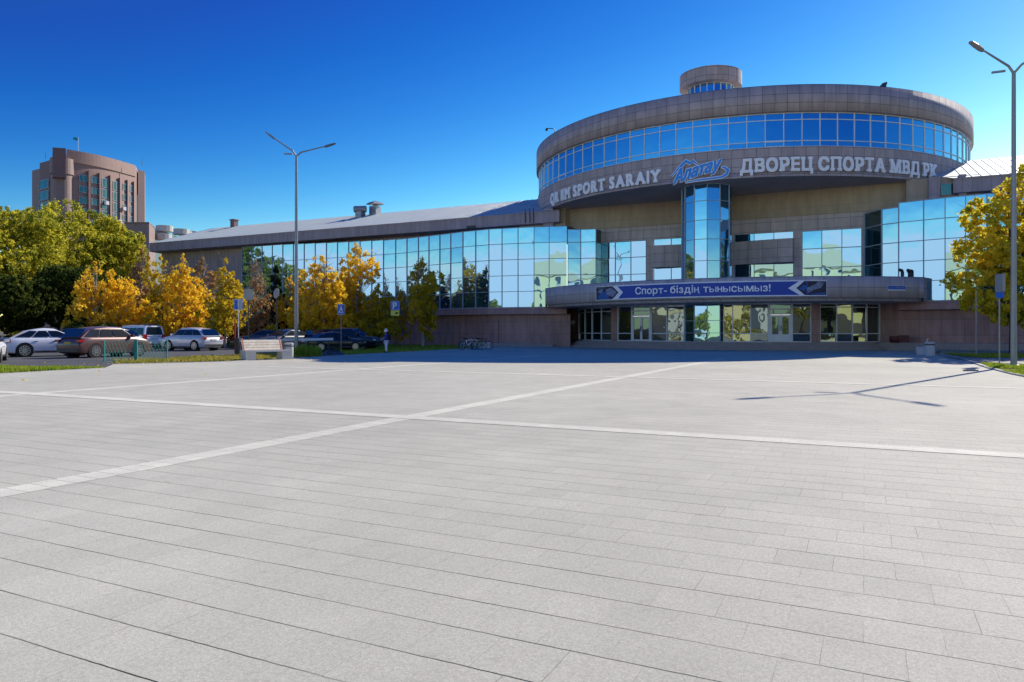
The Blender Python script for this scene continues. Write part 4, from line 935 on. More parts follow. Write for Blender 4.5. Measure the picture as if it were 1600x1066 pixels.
def twin(px0, px1, d0, d1, z0, z1, gm='g_dark'):
    A, B = tp(px0, d0 - .12), tp(px1, d1 - .12); t = (B - A); L = t.length; t.normalize(); n = Vector((t.y, -t.x)); q = lambda s, o_, z: Vector((*(A + t * s + n * o_), z))
    f = MB(); n3 = Vector((n.x, n.y, 0)); m_ = .12
    for s in (.06, L / 2, L - .06): f.bar(q(s, .03, z0), q(s, .03, z1), m_, .1, side=n3)
    for z in (z0 + .06, z1 - .06): f.bar(q(.12, .025, z), q(L - .12, .025, z), .08, m_, side=(0, 0, 1))
    fo = tbuild(f, 'window', 'frame_g'); g = MB(); g.face([q(0, 0, z0), q(L, 0, z0), q(L, 0, z1), q(0, 0, z1)]); g.build('pane', gm, fo, off=TO)
for j, (a, c_) in enumerate(((123.5, 136.5), (143, 154), (159.5, 171), (176.5, 186.5), (191.5, 199.5), (203, 210))):
    if j >= 2:
        b = MB(); A_, B_ = tp(a - 1, dfr(a) - .06), tp(c_ + 1, dfr(c_) - .06); b.face([(*A_, 18), (*B_, 18), (*B_, zt_ - 5.8), (*A_, zt_ - 5.8)]); tbuild(b, 'window_strip', 'strip')
    for r_ in range(9):
        z1 = zt_ - 6.2 - r_ * 3.3 + (0 if j != 2 else .2)
        tall = j in (2, 3); twin(a, c_, dfr(a), dfr(c_), z1 - (2.0 if not tall else 2.9), z1)
for r_ in range(6):
    z1 = 46.5 - r_ * 3.3; twin(61, 76, 216.9, 213.4, z1 - 2.8, z1, 'g_dark')
twin(211.2, 214.2, 236.3, 237, 20, 46)
for a in (140, 157, 174, 189, 201, 211):
    b = MB(); b.prism([tp(a - 1.6, dfr(a - 1.6) - .7), tp(a + 1.6, dfr(a + 1.6) - .7), tp(a + 1.6, dfr(a + 1.6) + .1), tp(a - 1.6, dfr(a - 1.6) + .1)], 0, zt_ - 4.6); tbuild(b, 'pilaster', 'pink')
b = MB()
for j, (px, r_) in enumerate(((186.5, 4), (193, 2.7), (203, 8), (166, 2.5))):
    p = at(px, dfr(px) - .6); z = zt_ - 6 - r_ * 3.3 + .6; b.box((p.x, p.y, z), (1.5, .9, 1.1), rz=-.5); tbuild(b, 'air_conditioner', 'white'); b = MB()
b = MB()
for px, hgt in ((71, 2), (146, 3.5), (194, 2), (222, 2.4)): p = at(px, 232 if px > 100 else 216); zz = 53 if px < 100 else zt_; b.tube([(p.x, p.y, zz), (p.x, p.y, zz + hgt)], .07, 5)
tbuild(b, 'antenna', 'dkmetal')
fl = at(122, 226); fg = thing('flag', 'small turquoise flag on the mast above the stone tower', 'flag', (fl.x, fl.y, 54))
b = MB(); b.tube([(0, 0, 0), (0, 0, 8)], .1, 5); b.build('mast', 'steel', fg); b = MB()
for i in range(6): b.face([(-i * .25, .15 * math.sin(i), 7.0 + .05 * i), (-(i + 1) * .25, .15 * math.sin(i + 1), 7.05 + .05 * i), (-(i + 1) * .25, .15 * math.sin(i + 1), 7.95 + .05 * i), (-i * .25, .15 * math.sin(i), 7.9 + .05 * i)], sm=True)
b.build('cloth', mat('flag_turquoise', (.0, .35, .35), .7), fg)
LO_ = at(225, 165); lb_ = thing('apartment_block', 'low grey stone block with round white balconies between the tower and the metal roof', 'building', LO_)
b = MB(); b.prism([tp(196, 160), tp(233, 160), tp(242, 168), tp(244, 185), tp(200, 185)], 0, hz(352, 163)); b.prism([tp(196, 159.7), tp(233, 159.7), tp(242.6, 168), tp(234, 168)], hz(352, 163), hz(350.5, 163)); b.build('wall', 'greyt', lb_, off=LO_)
b = MB(); b.prism([tp(240, 172), tp(312, 205), tp(320, 225), tp(245, 195)], 0, hz(359, 175)); b.build('rear_wing', 'g_dark', lb_, off=LO_)
for (px, py, d, r) in ((257, 358, 173, 1.9), (255, 371, 172, 1.9), (283, 363, 184, 2.0), (292, 366, 192, 1.3), (302, 366, 198, 1.4)):
    p = at(px, d); z = hz(py, d); b = MB(); b.lathe((p.x, p.y, z - .7), [(0, 0), (r, .05), (r, 1.4), (r * .9, 1.45), (0, 1.2)], 14); b.build('balcony', 'conc', lb_, off=LO_)

# ------------------------------------------------------------------ houses and trees behind the photographer (seen in the mirrored panes)
def block(label, u0, u1, v0, v1, z, wm, rm, roofh, nfl, ncol):
    O = P3((u0 + u1) / 2, (v0 + v1) / 2, 0); r = thing('apartment_house', label, 'building', O)
    b = MB(); b.prism([P2(u0, v0), P2(u1, v0), P2(u1, v1), P2(u0, v1)], 0, z); b.build('wall', wm, r, off=O)
    b = MB(); e = .6; c = [P3(u0 - e, v0 - e, z), P3(u1 + e, v0 - e, z), P3(u1 + e, v1 + e, z), P3(u0 - e, v1 + e, z)]; vm = (v0 + v1) / 2
    ra, rb = P3(u0 + 5, vm, z + roofh), P3(u1 - 5, vm, z + roofh)
    for f_ in ([c[0], c[1], rb, ra], [c[2], c[3], ra, rb], [c[1], c[2], rb], [c[3], c[0], ra], c[::-1]): b.face(f_)
    b.build('roof', rm, r, off=O)
    for i in range(ncol):
        for k in range(nfl):
            u = u0 + (u1 - u0) * (i + .5) / ncol; zc = z * (k + .5) / nfl; f = MB()
            for q in (-.55, .55): f.bar(P3(u + q, v0 - .03, zc - .8), P3(u + q, v0 - .03, zc + .8), .12, .1)
            for q in (-.8, .8): f.box(P3(u, v0 - .03, zc + q), (1.0, .1, .1), rz=-ANG)
            fo = f.build('window', 'frame_w', r, off=O); g = MB(); g.face([P3(u + .5, v0 - .04, zc - .8), P3(u - .5, v0 - .04, zc - .8), P3(u - .5, v0 - .04, zc + .8), P3(u + .5, v0 - .04, zc + .8)]); g.build('pane', 'g_dark', fo, off=O)
block('cream apartment house with pitched roof behind the photographer, mirrored in the glass', -16, 16, 128, 142, 15.5, 'creamw', 'creamr', 4.5, 5, 9)
block('white apartment house behind the photographer, left of the cream one', -112, -84, 150, 162, 14, 'whitew', 'creamr', 3, 4, 8)
block('white apartment house behind the photographer, right of the cream one', 44, 70, 140, 154, 16, 'whitew', 'creamr', 3, 5, 8)
V_ = []
for i in range(90):
    u = -62 + i * 1.5 + random.uniform(-.7, .7); v = 102 + random.uniform(-1.5, 1.5); hh = random.uniform(4.2, 7.5); p = P2(u, v); V_.append((p.x, p.y, hh * .5, 1.9, 1.9, hh * .5))
belt = leaves(LG, crown_pts(V_, 26000, .3), .3, 'tree_belt', None); tag(belt, 'green belt of trees and shrubs behind the photographer, mirrored in the entrance glass', 'trees', kind='stuff')
tg = tree('green street tree behind the photographer', 0, 0, 9, 3.6, lobes_round(9, 3.6, 1.4, 12, 91), 5200, .3, LG, name='street_tree', seed=91, group='street trees behind the photographer')
ty = tree('gold street tree behind the photographer', 0, 0, 9, 2.8, lobes_birch(9, 2.8, 1.2, 9, 92), 4200, .26, LY, name='street_tree', seed=92, group='street trees behind the photographer', droop=.5, surf=.2)
k = 0
for i, (u, v, g_) in enumerate([(-58, 112, 1), (-49, 108, 0), (-41, 114, 1), (-30, 110, 0), (4, 112, 1), (24, 110, 0), (44, 108, 1), (-36, 98, 1), (-66, 100, 0), (-75, 118, 1)]):
    src = tg if g_ == 0 else ty; o_ = src if (i == 1 or i == 0) else copy_tree(src); p = P2(u, v); o_.location = (p.x, p.y, 0); o_.rotation_euler = (0, 0, i * 1.3); s = .8 + .25 * ((i * 7) % 5) / 5; o_.scale = (s, s, s)

# ------------------------------------------------------------------ cars
def paint(name, c, rough=.3, metal=.2): return mat('paint_' + name, c, rough, metal=metal, coat=.6)
PW = paint('white', (.88, .88, .90), metal=0); PS = paint('silver', (.62, .62, .66), metal=.15); PB = paint('bronze', (.15, .075, .065), metal=.2); PK = paint('black', (.008, .01, .018), metal=.1); PG = paint('grey', (.09, .1, .12), metal=.3); PT = paint('teal_silver', (.25, .38, .42), metal=.4); PD = paint('dark_blue', (.015, .03, .09), metal=.2)
SH = dict(  # L, W, H, belt, hoodz_front, windscreen base x, roof front x, roof rear x, rear glass base x, tail z, wheel radius, wheel x
    suv=dict(L=4.85, W=1.92, H=1.76, belt=1.15, hood=.98, a=(3.62, 2.78, .72, .10), wr=.385, wx=(.98, 3.80), trunk=1.08),
    crossover=dict(L=4.75, W=1.9, H=1.66, belt=1.12, hood=.92, a=(3.62, 2.50, 1.15, .18), wr=.385, wx=(.92, 3.78), trunk=1.06),
    sedan=dict(L=4.7, W=1.82, H=1.45, belt=.95, hood=.82, a=(3.40, 2.62, 1.45, .72), wr=.33, wx=(.98, 3.72), trunk=1.0),
    van=dict(L=4.9, W=1.85, H=1.98, belt=1.15, hood=1.0, a=(4.25, 3.55, .12, .02), wr=.34, wx=(.95, 3.95), trunk=1.15))
def car(label, kind, pt, x, y, head, group='cars in the car park', rack=False, plate='plate'):
    s = SH[kind]; L, W, H = s['L'], s['W'] / 2, s['H']; bl = s['belt']; fx, frx, rrx, rx = s['a']
    root = thing('parked_car', label, 'car', (x, y, 0), head, group); ox = L / 2
    st = []   # lower body stations: x, top z, half width factor, bottom z
    for t in (0, .02, .07, .16, .3, .45, .6, .74, .84, .92, .97, 1.0):
        X = t * L
        if X < rx: zt = s['trunk']
        elif X < fx: zt = bl
        else: k = (X - fx) / (L - fx); zt = bl - .02 - (bl - s['hood']) * k ** 1.3
        wf = 1 - .10 * max(0, (t - .8) / .2) ** 2 - .07 * max(0, (.12 - t) / .12) ** 2
        if t in (0,): zt = s['trunk'] - .25
        if t == .02: zt -= .06
        if t == 1.0: zt -= .26
        if t == .97: zt -= .06
        zb = .22 + (.14 if t in (0, 1.0) else (.05 if t in (.02, .97) else 0)); st.append((X - ox, zt, W * wf, zb))
    secs = []
    for X, zt, w_, zb in st:
        secs.append([(X, yy, zz) for yy, zz in ((0, zb), (.82 * w_, zb), (.96 * w_, zb + .07), (w_, zb + .3), (w_, (zt + zb) / 2 + .12), (.985 * w_, zt - .16), (.93 * w_, zt - .03), (.84 * w_, zt), (0, zt + .015))])
    b = MB()
    for a, c in zip(secs, secs[1:]):
        for i in range(8):
            b.face([a[i], a[i + 1], c[i + 1], c[i]], sm=True); b.face([(p[0], -p[1], p[2]) for p in (a[i], c[i], c[i + 1], a[i + 1])], sm=True)
    for sec in (secs[0], secs[-1]):
        for i in range(8): b.face([sec[i], sec[i + 1], (sec[i + 1][0], -sec[i + 1][1], sec[i + 1][2]), (sec[i][0], -sec[i][1], sec[i][2])], sm=True)
    # cabin
    wb, wr_ = .92 * W, .74 * W; zt = H
    bot = [(rx - ox, bl - .05), (fx - ox, bl - .05)]
    dr = .13 if kind in ('suv', 'crossover') else .04
    prof = [(rx, bl - .04), (rrx, H - .04 - dr), (rrx + .45, H - .01 - dr * .5), ((rrx + frx) / 2 + .2, H), (frx, H - .035), (fx, bl - .03)]
    cs = []
    for X, z in prof:
        k = (z - bl) / (H - bl); k = max(0, min(1, k)); wy = wb + (wr_ - wb) * k; cs.append([(X - ox, 0, z + .02 * k), (X - ox, wy - .14, z + .012 * k), (X - ox, wy, z - .05 * k), (X - ox, wb, bl - .05)])
    for a, c in zip(cs, cs[1:]):
        for i in range(3):
            b.face([a[i], c[i], c[i + 1], a[i + 1]], sm=True); b.face([(p[0], -p[1], p[2]) for p in (a[i], a[i + 1], c[i + 1], c[i])], sm=True)
    body = b.build('body', pt, root, weld=True)
    mo = body.modifiers.new('bevel', 'BEVEL'); mo.width = .02; mo.segments = 2; mo.limit_method = 'ANGLE'; mo.angle_limit = R_(35)
    # glass
    def sidept(X, k):
        z = bl + (H - bl) * k; wy = wb + (wr_ - wb) * k; return (X - ox, wy + .012, z)
    lo, hi = .07, .74
    def xr(k): return rx + (rrx - rx) * k
    def xf(k): return fx + (frx - fx) * k
    seg = [0, .30, .62, 1] if kind != 'sedan' else [0, .2, .56, 1]
    for a, c in zip(seg, seg[1:]):
        g = [];
        for sgn in (1, -1):
            mb = MB(); P_ = []
            for k, tt in ((lo, a), (lo, c), (hi, c), (hi, a)):
                xa = xr(k) + .17 + (.10 if kind in ('suv', 'van') else .16) * k; xb = xf(k) - .16; sp_ = .03
                xx = xa + (xb - xa) * tt + (sp_ if tt == a and a > 0 else (-sp_ if tt == c and c < 1 else 0)); P_.append(sidept(xx, k))
            P_ = [(p[0], p[1] * sgn, p[2]) for p in P_]; mb.face(P_ if sgn < 0 else P_[::-1]); mb.build('side_window', 'g_car', root)
    for nm, X0, X1, nx in (('windscreen', fx, frx, .014), ('rear_window', rx, rrx, -.014)):
        mb = MB(); P_ = []
        for k, sg in ((.08, 1), (.08, -1), (.86, -1), (.86, 1)):
            X = X0 + (X1 - X0) * k - ox + nx; wy = (wb + (wr_ - wb) * k) - .13; P_.append((X, wy * sg, bl - .03 + (H - .02 - bl) * k + .02))
        mb.face(P_ if nx > 0 else P_[::-1]); mb.build(nm, 'g_car', root)
    # arches and wheels
    for wx in s['wx']:
        for sg in (1, -1):
            X = wx - ox; wh = MB(); r = s['wr']; n = 22
            y0 = sg * (W - .20); y1 = sg * (W + .012)
            ar = MB(); ar.tube([(X, sg * (W - .25), r + .01), (X, sg * (W + .004), r + .01)], r * 1.18, 24); ar.build('wheel_arch', 'rubber', root)
            wh.tube([(X, y0, r), (X, y1, r)], r, n); w_o = wh.build('wheel', 'rubber', root)
            rm = MB(); yo = y1 + sg * .006
            for q in range(10):
                an = q * math.pi / 5; rm.bar((X, yo, r), (X + math.cos(an) * r * .7, yo, r + math.sin(an) * r * .7), .055, .03, side=(0, 1, 0))
            for q in range(24):
                a0, a1 = q * math.pi / 12, (q + 1) * math.pi / 12; rm.face([(X + math.cos(a) * rr, yo + sg * .012, r + math.sin(a) * rr) for a, rr in ((a0, r * .66), (a1, r * .66), (a1, r * .74), (a0, r * .74))])
            rm.build('rim', 'rim', w_o)
    # lamps, plate, bumper trim, mirrors, handles
    zl = s['trunk'] - .12 if kind != 'van' else 1.0
    for sg in (1, -1):
        b = MB(); b.box((-ox + .10, sg * (W - .13), zl), (.26, .30, .14 if kind != 'van' else .45)); o_ = b.build('tail_light', 'red', root)
        b = MB(); b.box((ox - .16, sg * (W - .28), s['hood'] - .18), (.26, .34, .12)); b.build('headlight', 'lamp', root)
        b = MB(); b.box((fx - ox - .28, sg * (W + .06), bl + .08), (.12, .2, .14)); b.build('mirror', pt, root)
        b = MB()
        for hx in (.38, .66): b.box((rx + (fx - rx) * hx - ox, sg * (W + .003), bl - .2), (.2, .025, .035))
        b.build('door_handle', pt if pt in (PK, PD) else 'steel', root)
        b = MB(); b.box((0, sg * (W - .01), .31), (s['wx'][1] - s['wx'][0] - 2.5 * s['wr'], .05, .09)); b.build('sill', 'dkmetal', root)
    b = MB(); b.box((-ox - .005, 0, zl - .12), (.04, .52, .12)); b.build('number_plate', plate, root)
    b = MB(); b.box((-ox + .05, 0, .42), (.16, W * 1.7, .16)); b.build('rear_bumper', 'dkmetal', root)
    b = MB(); b.box((ox - .03, 0, .48), (.1, W * 1.2, .2)); b.build('grille', 'dkmetal', root)
    if rack:
        b = MB()
        for sg in (1, -1): b.tube([(rrx + .2 - ox, sg * (wr_ - .1), H + .06), (frx - .2 - ox, sg * (wr_ - .1), H + .06)], .02, 6)
        for q in (0, .5, 1): b.box((rrx + .3 + (frx - rrx - .6) * q - ox, 0, H + .08), (.05, wr_ * 2 - .1, .03))
        b.build('roof_rack', 'dkmetal', root)
    return root
aH = math.atan2(.93, .36)                # heading along the plaza axis, away from the viewer
bH = math.atan2(.44, -.9)                # heading away to the left
def place(px, py): g = G(px, py); return g.x, g.y
x, y = place(147, 558.5); car('bronze-brown off-roader parked behind the green mesh fence', 'suv', PB, x + .2, y + .9, aH, plate='plate_y')
x, y = place(76, 557.5); car('white crossover with sloping rear left of the brown off-roader', 'crossover', PW, x - .6, y + .9, aH - .35)
x, y = place(52, 562.5); car('white car of which only the tail reaches the left edge', 'sedan', PW, x - .95, y - 2.4, aH + .9)
x, y = place(303, 547.8); car('silver-white off-roader showing its rear on the right of the row', 'suv', PS, x - .2, y, bH)
x, y = place(217, 546.2); car('tall white van with a roof rack seen from behind', 'van', PW, x - .6, y + 1.0, bH - .12, rack=True)
x, y = place(178, 549.5); car('white hatchback roof half hidden behind the brown off-roader', 'crossover', PW, x, y, bH - .1)
x, y = place(267, 541.5); car('black van behind the silver-white off-roader', 'van', PK, x, y, bH - .1)
x, y = place(332, 544); car('teal-silver car end behind the silver-white off-roader', 'sedan', PT, x - 1.3, y + 1.2, bH)
x, y = place(118, 545); car('dark off-roader roof between the white crossover and the brown off-roader', 'suv', PD, x, y, bH)
x, y = place(180, 541.5); car('dark blue van whose roof shows above the brown off-roader', 'van', PD, x, y, bH, rack=True)
x, y = place(412, 543.5); car('dark grey car facing left behind the bench', 'crossover', PG, x, y, math.atan2(-.3, -.95))
x, y = place(447, 545.5); car('grey car with pale bonnet facing the viewer behind the street lamp', 'crossover', PG, x, y, math.atan2(-.85, -.45))
x, y = place(500, 544.5); car('dark car between the grey car and the black off-roader', 'crossover', PK, x, y + .5, aH + .1)
x, y = place(518, 548.8); car('black saloon seen from behind under the white barrier arm', 'sedan', PK, x, y + .5, math.atan2(.62, .78))
x, y = place(547, 546); car('large black off-roader facing right beside the child', 'suv', PK, x + .1, y, math.atan2(-.22, .97))

# ------------------------------------------------------------------ street lamps
def lamp(label, x, y, h, arms, extra=None):
    r = thing('street_lamp', label, 'street lamp', (x, y, 0), 0, 'street lamps on the plaza')
    b = MB(); b.lathe((0, 0, 0), [(.22, 0), (.22, .06), (.13, .08)], 12, sm=False); b.tube([(0, 0, .05), (0, 0, h)], [.125, .075], 12); b.build('pole', 'steel', r)
    for (dx, dy, dz) in arms:
        e = Vector((dx, dy, dz)); s0 = Vector((0, 0, h - .05)); en = s0 + e
        b = MB(); b.tube([s0, s0 + Vector((dx * .12, dy * .12, dz * .12 + .15)), s0 + e * .72 + Vector((0, 0, .04))], [.055, .05, .035], 8); ao = b.build('arm', 'steel', r)
        d = e.normalized(); hb = MB(); sd_ = d.cross(Vector((0, 0, 1))).normalized(); up = sd_.cross(d)
        P_ = []
        q0 = s0 + e * .7
        prof = [(0, .06, .05), (.18, .13, .075), (.55, .15, .06), (.95, .12, .04), (1.02, .05, .02)]
        ring = lambda t, w_, hh: [q0 + d * t * e.length * .3 / 1.0 + sd_ * w_ * a + up * hh * c for a, c in ((1, 0), (.7, 1), (-.7, 1), (-1, 0), (-.7, -.6), (.7, -.6))]
        rs = [ring(*p) for p in prof]
        for A, B in zip(rs, rs[1:]):
            for i in range(6): hb.face([A[i], B[i], B[(i + 1) % 6], A[(i + 1) % 6]], sm=True)
        hb.face(rs[0]); hb.face(rs[-1][::-1]); hb.build('lamp_head', 'steel', ao)
    if extra:
        b = MB(); b.box((extra[0] * .5, extra[1] * .5, h + .1), (.5, .12, .07), rz=math.atan2(extra[1], extra[0])); b.build('floodlight', 'steel', r)
g = G(463, 555.4); d = g.y
lamp('tall twin-arm street lamp left of the plaza beside the bench', g.x, g.y, hz(243, d), [(-46 / F * d, -.3, 36 / F * d), (60 / F * d, .3, 22 / F * d)], (-1, 0))
g = G(1584, 572.5); d = g.y
lamp('tall twin-arm street lamp at the right edge in front of the maple', g.x, g.y, hz(113, d), [(-80 / F * d, -.5, 42 / F * d), (1.5, -1.9, 1.2)], (-1, .45))

# ------------------------------------------------------------------ signs, barrier
def post(mb, h, r=.03): mb.tube([(0, 0, 0), (0, 0, h)], r, 8)
def disc_face(mb, pts, y, mi=0): mb.face([(x, y, z) for x, z in pts], mi=mi)
def sign(name, label, px, py, top, halfw, hgt, faces, pm='steel', group=None, rz=0.0, backm='steel'):
    g = G(px, py); d = g.y; r = thing(name, label, 'sign', g, rz, group); zt = hz(top, d); b = MB(); post(b, zt - (.05 if hgt else 0)); b.build('post', pm, r)
    if hgt:
        b = MB(); b.box((0, -.045, zt - hgt / 2), (halfw * 2, .02, hgt)); b.build('sign_board', backm, r)
        for (m_, poly, dy, nm) in faces:
            b = MB(); b.face([(x * halfw, -.057 - dy, zt - hgt / 2 + z * hgt / 2) for x, z in poly]); b.build(nm, m_, r)
    return r, d, zt
sq = [(-.94, -.94), (.94, -.94), (.94, .94), (-.94, .94)]
sign('road_sign', 'blue speed-bump sign with white triangle in front of the black off-roader', 533, 549, 475.5, .26, .78, [
    ('sign_b', sq, 0, 'blue_field'), ('sign_w', [(-.62, -.55), (.62, -.55), (0, .8)], .003, 'symbol'), ('sign_k', [(-.32, -.45), (.32, -.45), (.18, -.22), (-.18, -.22)], .006, 'symbol'), ('sign_w', [(-.8, -.68), (.8, -.68), (.8, -.6), (-.8, -.6)], .004, 'symbol')], backm='sign_w')
r, d, zt = sign('road_sign', 'blue parking sign with a yellow plate under it by the brown wall', 617.5, 545.0, 470.5, .36, .78, [('sign_b', sq, 0, 'blue_field')], pm='dkmetal', backm='sign_w')
b = MB(); b.box((0, -.045, zt - 1.03), (.72, .02, .44)); b.build('lower_plate', 'sign_y', r)
b = MB(); b.box((.12, -.06, zt - 1.04), (.2, .006, .16)); b.box((.22, -.06, zt - .98), (.1, .006, .1)); b.build('symbol', 'sign_k', r)
me = text_mesh('P', .78, .03, ext=.004)
cx = sum(v.co.x for v in me.vertices) / len(me.vertices)
for v in me.vertices: v.co = Vector((v.co.x - cx, -.066 - v.co.z, zt - .67 + v.co.y))
me.materials.clear(); me.materials.append(M['sign_w']); q = bpy.data.objects.new('letter', me); COL.objects.link(q); q.parent = r
sign('notice_sign', 'white notice board with a dark blue picture on a pale post left of the bench', 372.5, 556, 467.5, .27, .66, [('sign_w', sq, 0, 'field'), ('sign_b', [(-.85, -.85), (0, -.85), (-.05, -.1), (-.3, .05), (0, .3), (-.1, .85), (-.85, .85)], .003, 'picture'), ('sign_r', [(-.3, -.05), (-.1, 0), (-.15, .25), (-.3, .2)], .006, 'picture'), ('frame_g', [(.15, -.85), (.85, -.85), (.85, .85), (.2, .85)], .003, 'picture')], pm='sign_w', backm='sign_b')
def signback(label, px, py, cy, poly, rz, pm='dkmetal'):
    g = G(px, py); d = g.y; r = thing('road_sign', label, 'sign', g, rz); zc = hz(cy, d); b = MB(); b.tube([(0, 0, 0), (0, 0, zc + .1)], .035, 8); b.build('post', pm, r)
    b = MB(); F0 = [(x, -.05, zc + z) for x, z in poly]; B0 = [(x, -.02, zc + z) for x, z in poly]; b.face(F0); b.face(B0[::-1])
    for i in range(len(poly)): b.face([F0[i], B0[i], B0[(i + 1) % len(poly)], F0[(i + 1) % len(poly)]])
    b.build('sign_board', 'steel', r)
    b = MB(); b.box((0, .01, zc - .2), (poly[0][0] * .8 if poly[0][0] > 0 else .3, .03, .04)); b.build('bracket', 'dkmetal', r)
signback('rounded grey back of a road sign on a dark post above the bench', 388, 557, 460, [(.26, -.3), (.33, -.05), (.24, .25), (.12, .32), (-.16, .32), (-.27, .2), (-.24, -.25), (-.15, -.32), (.18, -.34)], .15)
signback('oval grey back of a road sign on a dark post near the street lamp', 432, 553, 458.5, [(.2 * math.cos(a + .4) * 1.0 + .12 * math.sin(a), .34 * math.sin(a)) for a in [i * math.pi / 8 for i in range(16)]], 0)
sign('marker_post', 'thin pale post without a board on the right verge', 1525, 556.8, 453.5, .1, 0, [], pm='steel', group='thin posts on the right verge')
r, d, zt = sign('road_sign', 'thin post with an edge-on sign beside the right street lamp', 1561.5, 569.5, 429, .08, 0, [], pm='steel', group='thin posts on the right verge')
b = MB(); b.box((0, -.05, zt - .38), (.13, .5, .8)); b.build('sign_board', 'steel', r); b = MB(); b.box((0, -.05, zt - .93), (.10, .4, .25)); b.build('lower_plate', 'sign_b', r)
# barrier
g0 = G(374, 556.5); g1 = G(513, 553.5); g1 = at(513, g1.y); r = thing('boom_barrier', 'white boom barrier arm on a dark red post across the car park exit', 'barrier', g0)
v = g1 - g0
b = MB(); b.box((-.1, 0, .55), (.25, .3, 1.1)); b.build('cabinet', 'dkmetal', r); b = MB(); b.box((-.28, .05, 1.2), (.06, .06, 2.0)); b.build('red_post', 'sign_r', r)
b = MB(); b.bar((-.2, -.1, .92), (v.x + .3, v.y, .98), .08, .15, side=(0, 0, 1)); b.build('arm', 'sign_w', r)
b = MB(); b.tube([(v.x, v.y, 0), (v.x, v.y, .92)], .045, 8); b.box((v.x, v.y, .03), (.5, .5, .06)); b.build('rest_post', 'dkmetal', r)
b = MB(); c0 = G(381, 556).copy() - g0; b.tube([(c0.x, c0.y - .12, .33), (c0.x, c0.y - .09, .33)], .17, 16); b.build('round_sign', 'blue', r)
b = MB(); b.box((c0.x, c0.y - .128, .33), (.2, .008, .05)); b.build('arrow', 'sign_w', r)

# green mesh fence
fa_, fb_ = G(163, 566.8), G(262, 563.4); r = thing('mesh_fence', 'low green wire fence panels in front of the brown off-roader', 'fence', fa_)
def fpanel(t0, t1, h):
    a = fa_.lerp(fb_, t0) - fa_; c = fa_.lerp(fb_, t1) - fa_; L = (c - a).length; dr = (c - a).normalized(); b = MB()
    q = lambda s, z: a + dr * s + Vector((0, 0, z))
    for z in (.08, h): b.bar(q(0, z), q(L, z), .022, .022)
    n = int(L / .16)
    for i in range(n):
        s0 = L * i / n; s1 = L * (i + 1) / n; b.bar(q(s0, .1), q(s1, h * .52), .011, .011); b.bar(q(s1, .1), q(s0, h * .52), .011, .011); b.bar(q(s0, h * .52), q(s1, h - .03), .011, .011); b.bar(q(s1, h * .52), q(s0, h - .03), .011, .011)
    b.build('fence_panel', 'teal', r)
fpanel(.0, .47, 1.02); fpanel(.49, .98, .98)
for t in (0, .48, .99):
    p = fa_.lerp(fb_, t) - fa_; b = MB(); b.box((p.x, p.y, .54), (.05 if t != .48 else .16, .05, 1.06)); b.build('fence_post', 'teal', r)

# benches and bins
def bench(label, x, y, rz, L=2.0):
    r = thing('park_bench', label, 'bench', (x, y, 0), rz, 'benches with concrete ends')
    for s in (-1, 1): b = MB(); b.prism([(s * (L / 2 - .55), -.27), (s * L / 2, -.27), (s * L / 2, .27), (s * (L / 2 - .55), .27)] if s > 0 else [(-L / 2, -.27), (-L / 2 + .55, -.27), (-L / 2 + .55, .27), (-L / 2, .27)], 0, .42); b.build('leg', 'conc', r)
    b = MB(); b.box((0, 0, .46), (L + .02, .6, .078)); b.build('seat', 'conc', r)
    bk = MB()
    for i in range(4): bk.box((-.12, .22 + .05 * i, .58 + .132 * i), (L * .86, .035, .128), rot=Matrix.Rotation(-.42, 3, 'X'))
    bk.build('backrest', 'wood', r)
    b = MB()
    for s in (-L * .4 - .135, L * .4 - .105): b.bar((s, .18, .5), (s, .42, 1.12), .03, .07)
    b.build('bracket', 'orange', r); return r
def bin_(label, x, y, sc=1):
    r = thing('litter_bin', label, 'bin', (x, y, 0), 0, 'round white litter bins')
    b = MB(); b.lathe((0, 0, 0), [(0, .02), (.2 * sc, .0), (.24 * sc, .04), (.24 * sc, .74), (.22 * sc, .78)], 20); b.build('bin_body', 'conc', r)
    b = MB(); b.lathe((0, 0, 0), [(.245 * sc, .66), (.25 * sc, .68), (.25 * sc, .72), (.24 * sc, .735)], 20); b.build('band', 'dkmetal', r)
    b = MB(); b.lathe((0, 0, 0), [(.22 * sc, .78), (.25 * sc, .79), (.25 * sc, .84), (.17 * sc, .87), (.16 * sc, .84), (0, .8)], 20); b.build('rim', 'conc', r); return r
g = G(416, 562.6); bench('concrete bench with a pale wooden back at the left edge of the plaza', g.x, g.y + .1, R_(46), 2.55)
g = G(450.5, 560.8); bin_('round white concrete bin beside the left bench', g.x, g.y + .1)
g = G(1452, 555); bench('concrete bench seen end-on by the right kerb', g.x + .1, g.y + 1.1, R_(-118), 1.7)
g = G(1451, 556.8); bin_('round white concrete bin in front of the right bench', g.x, g.y - .1, 1.15)
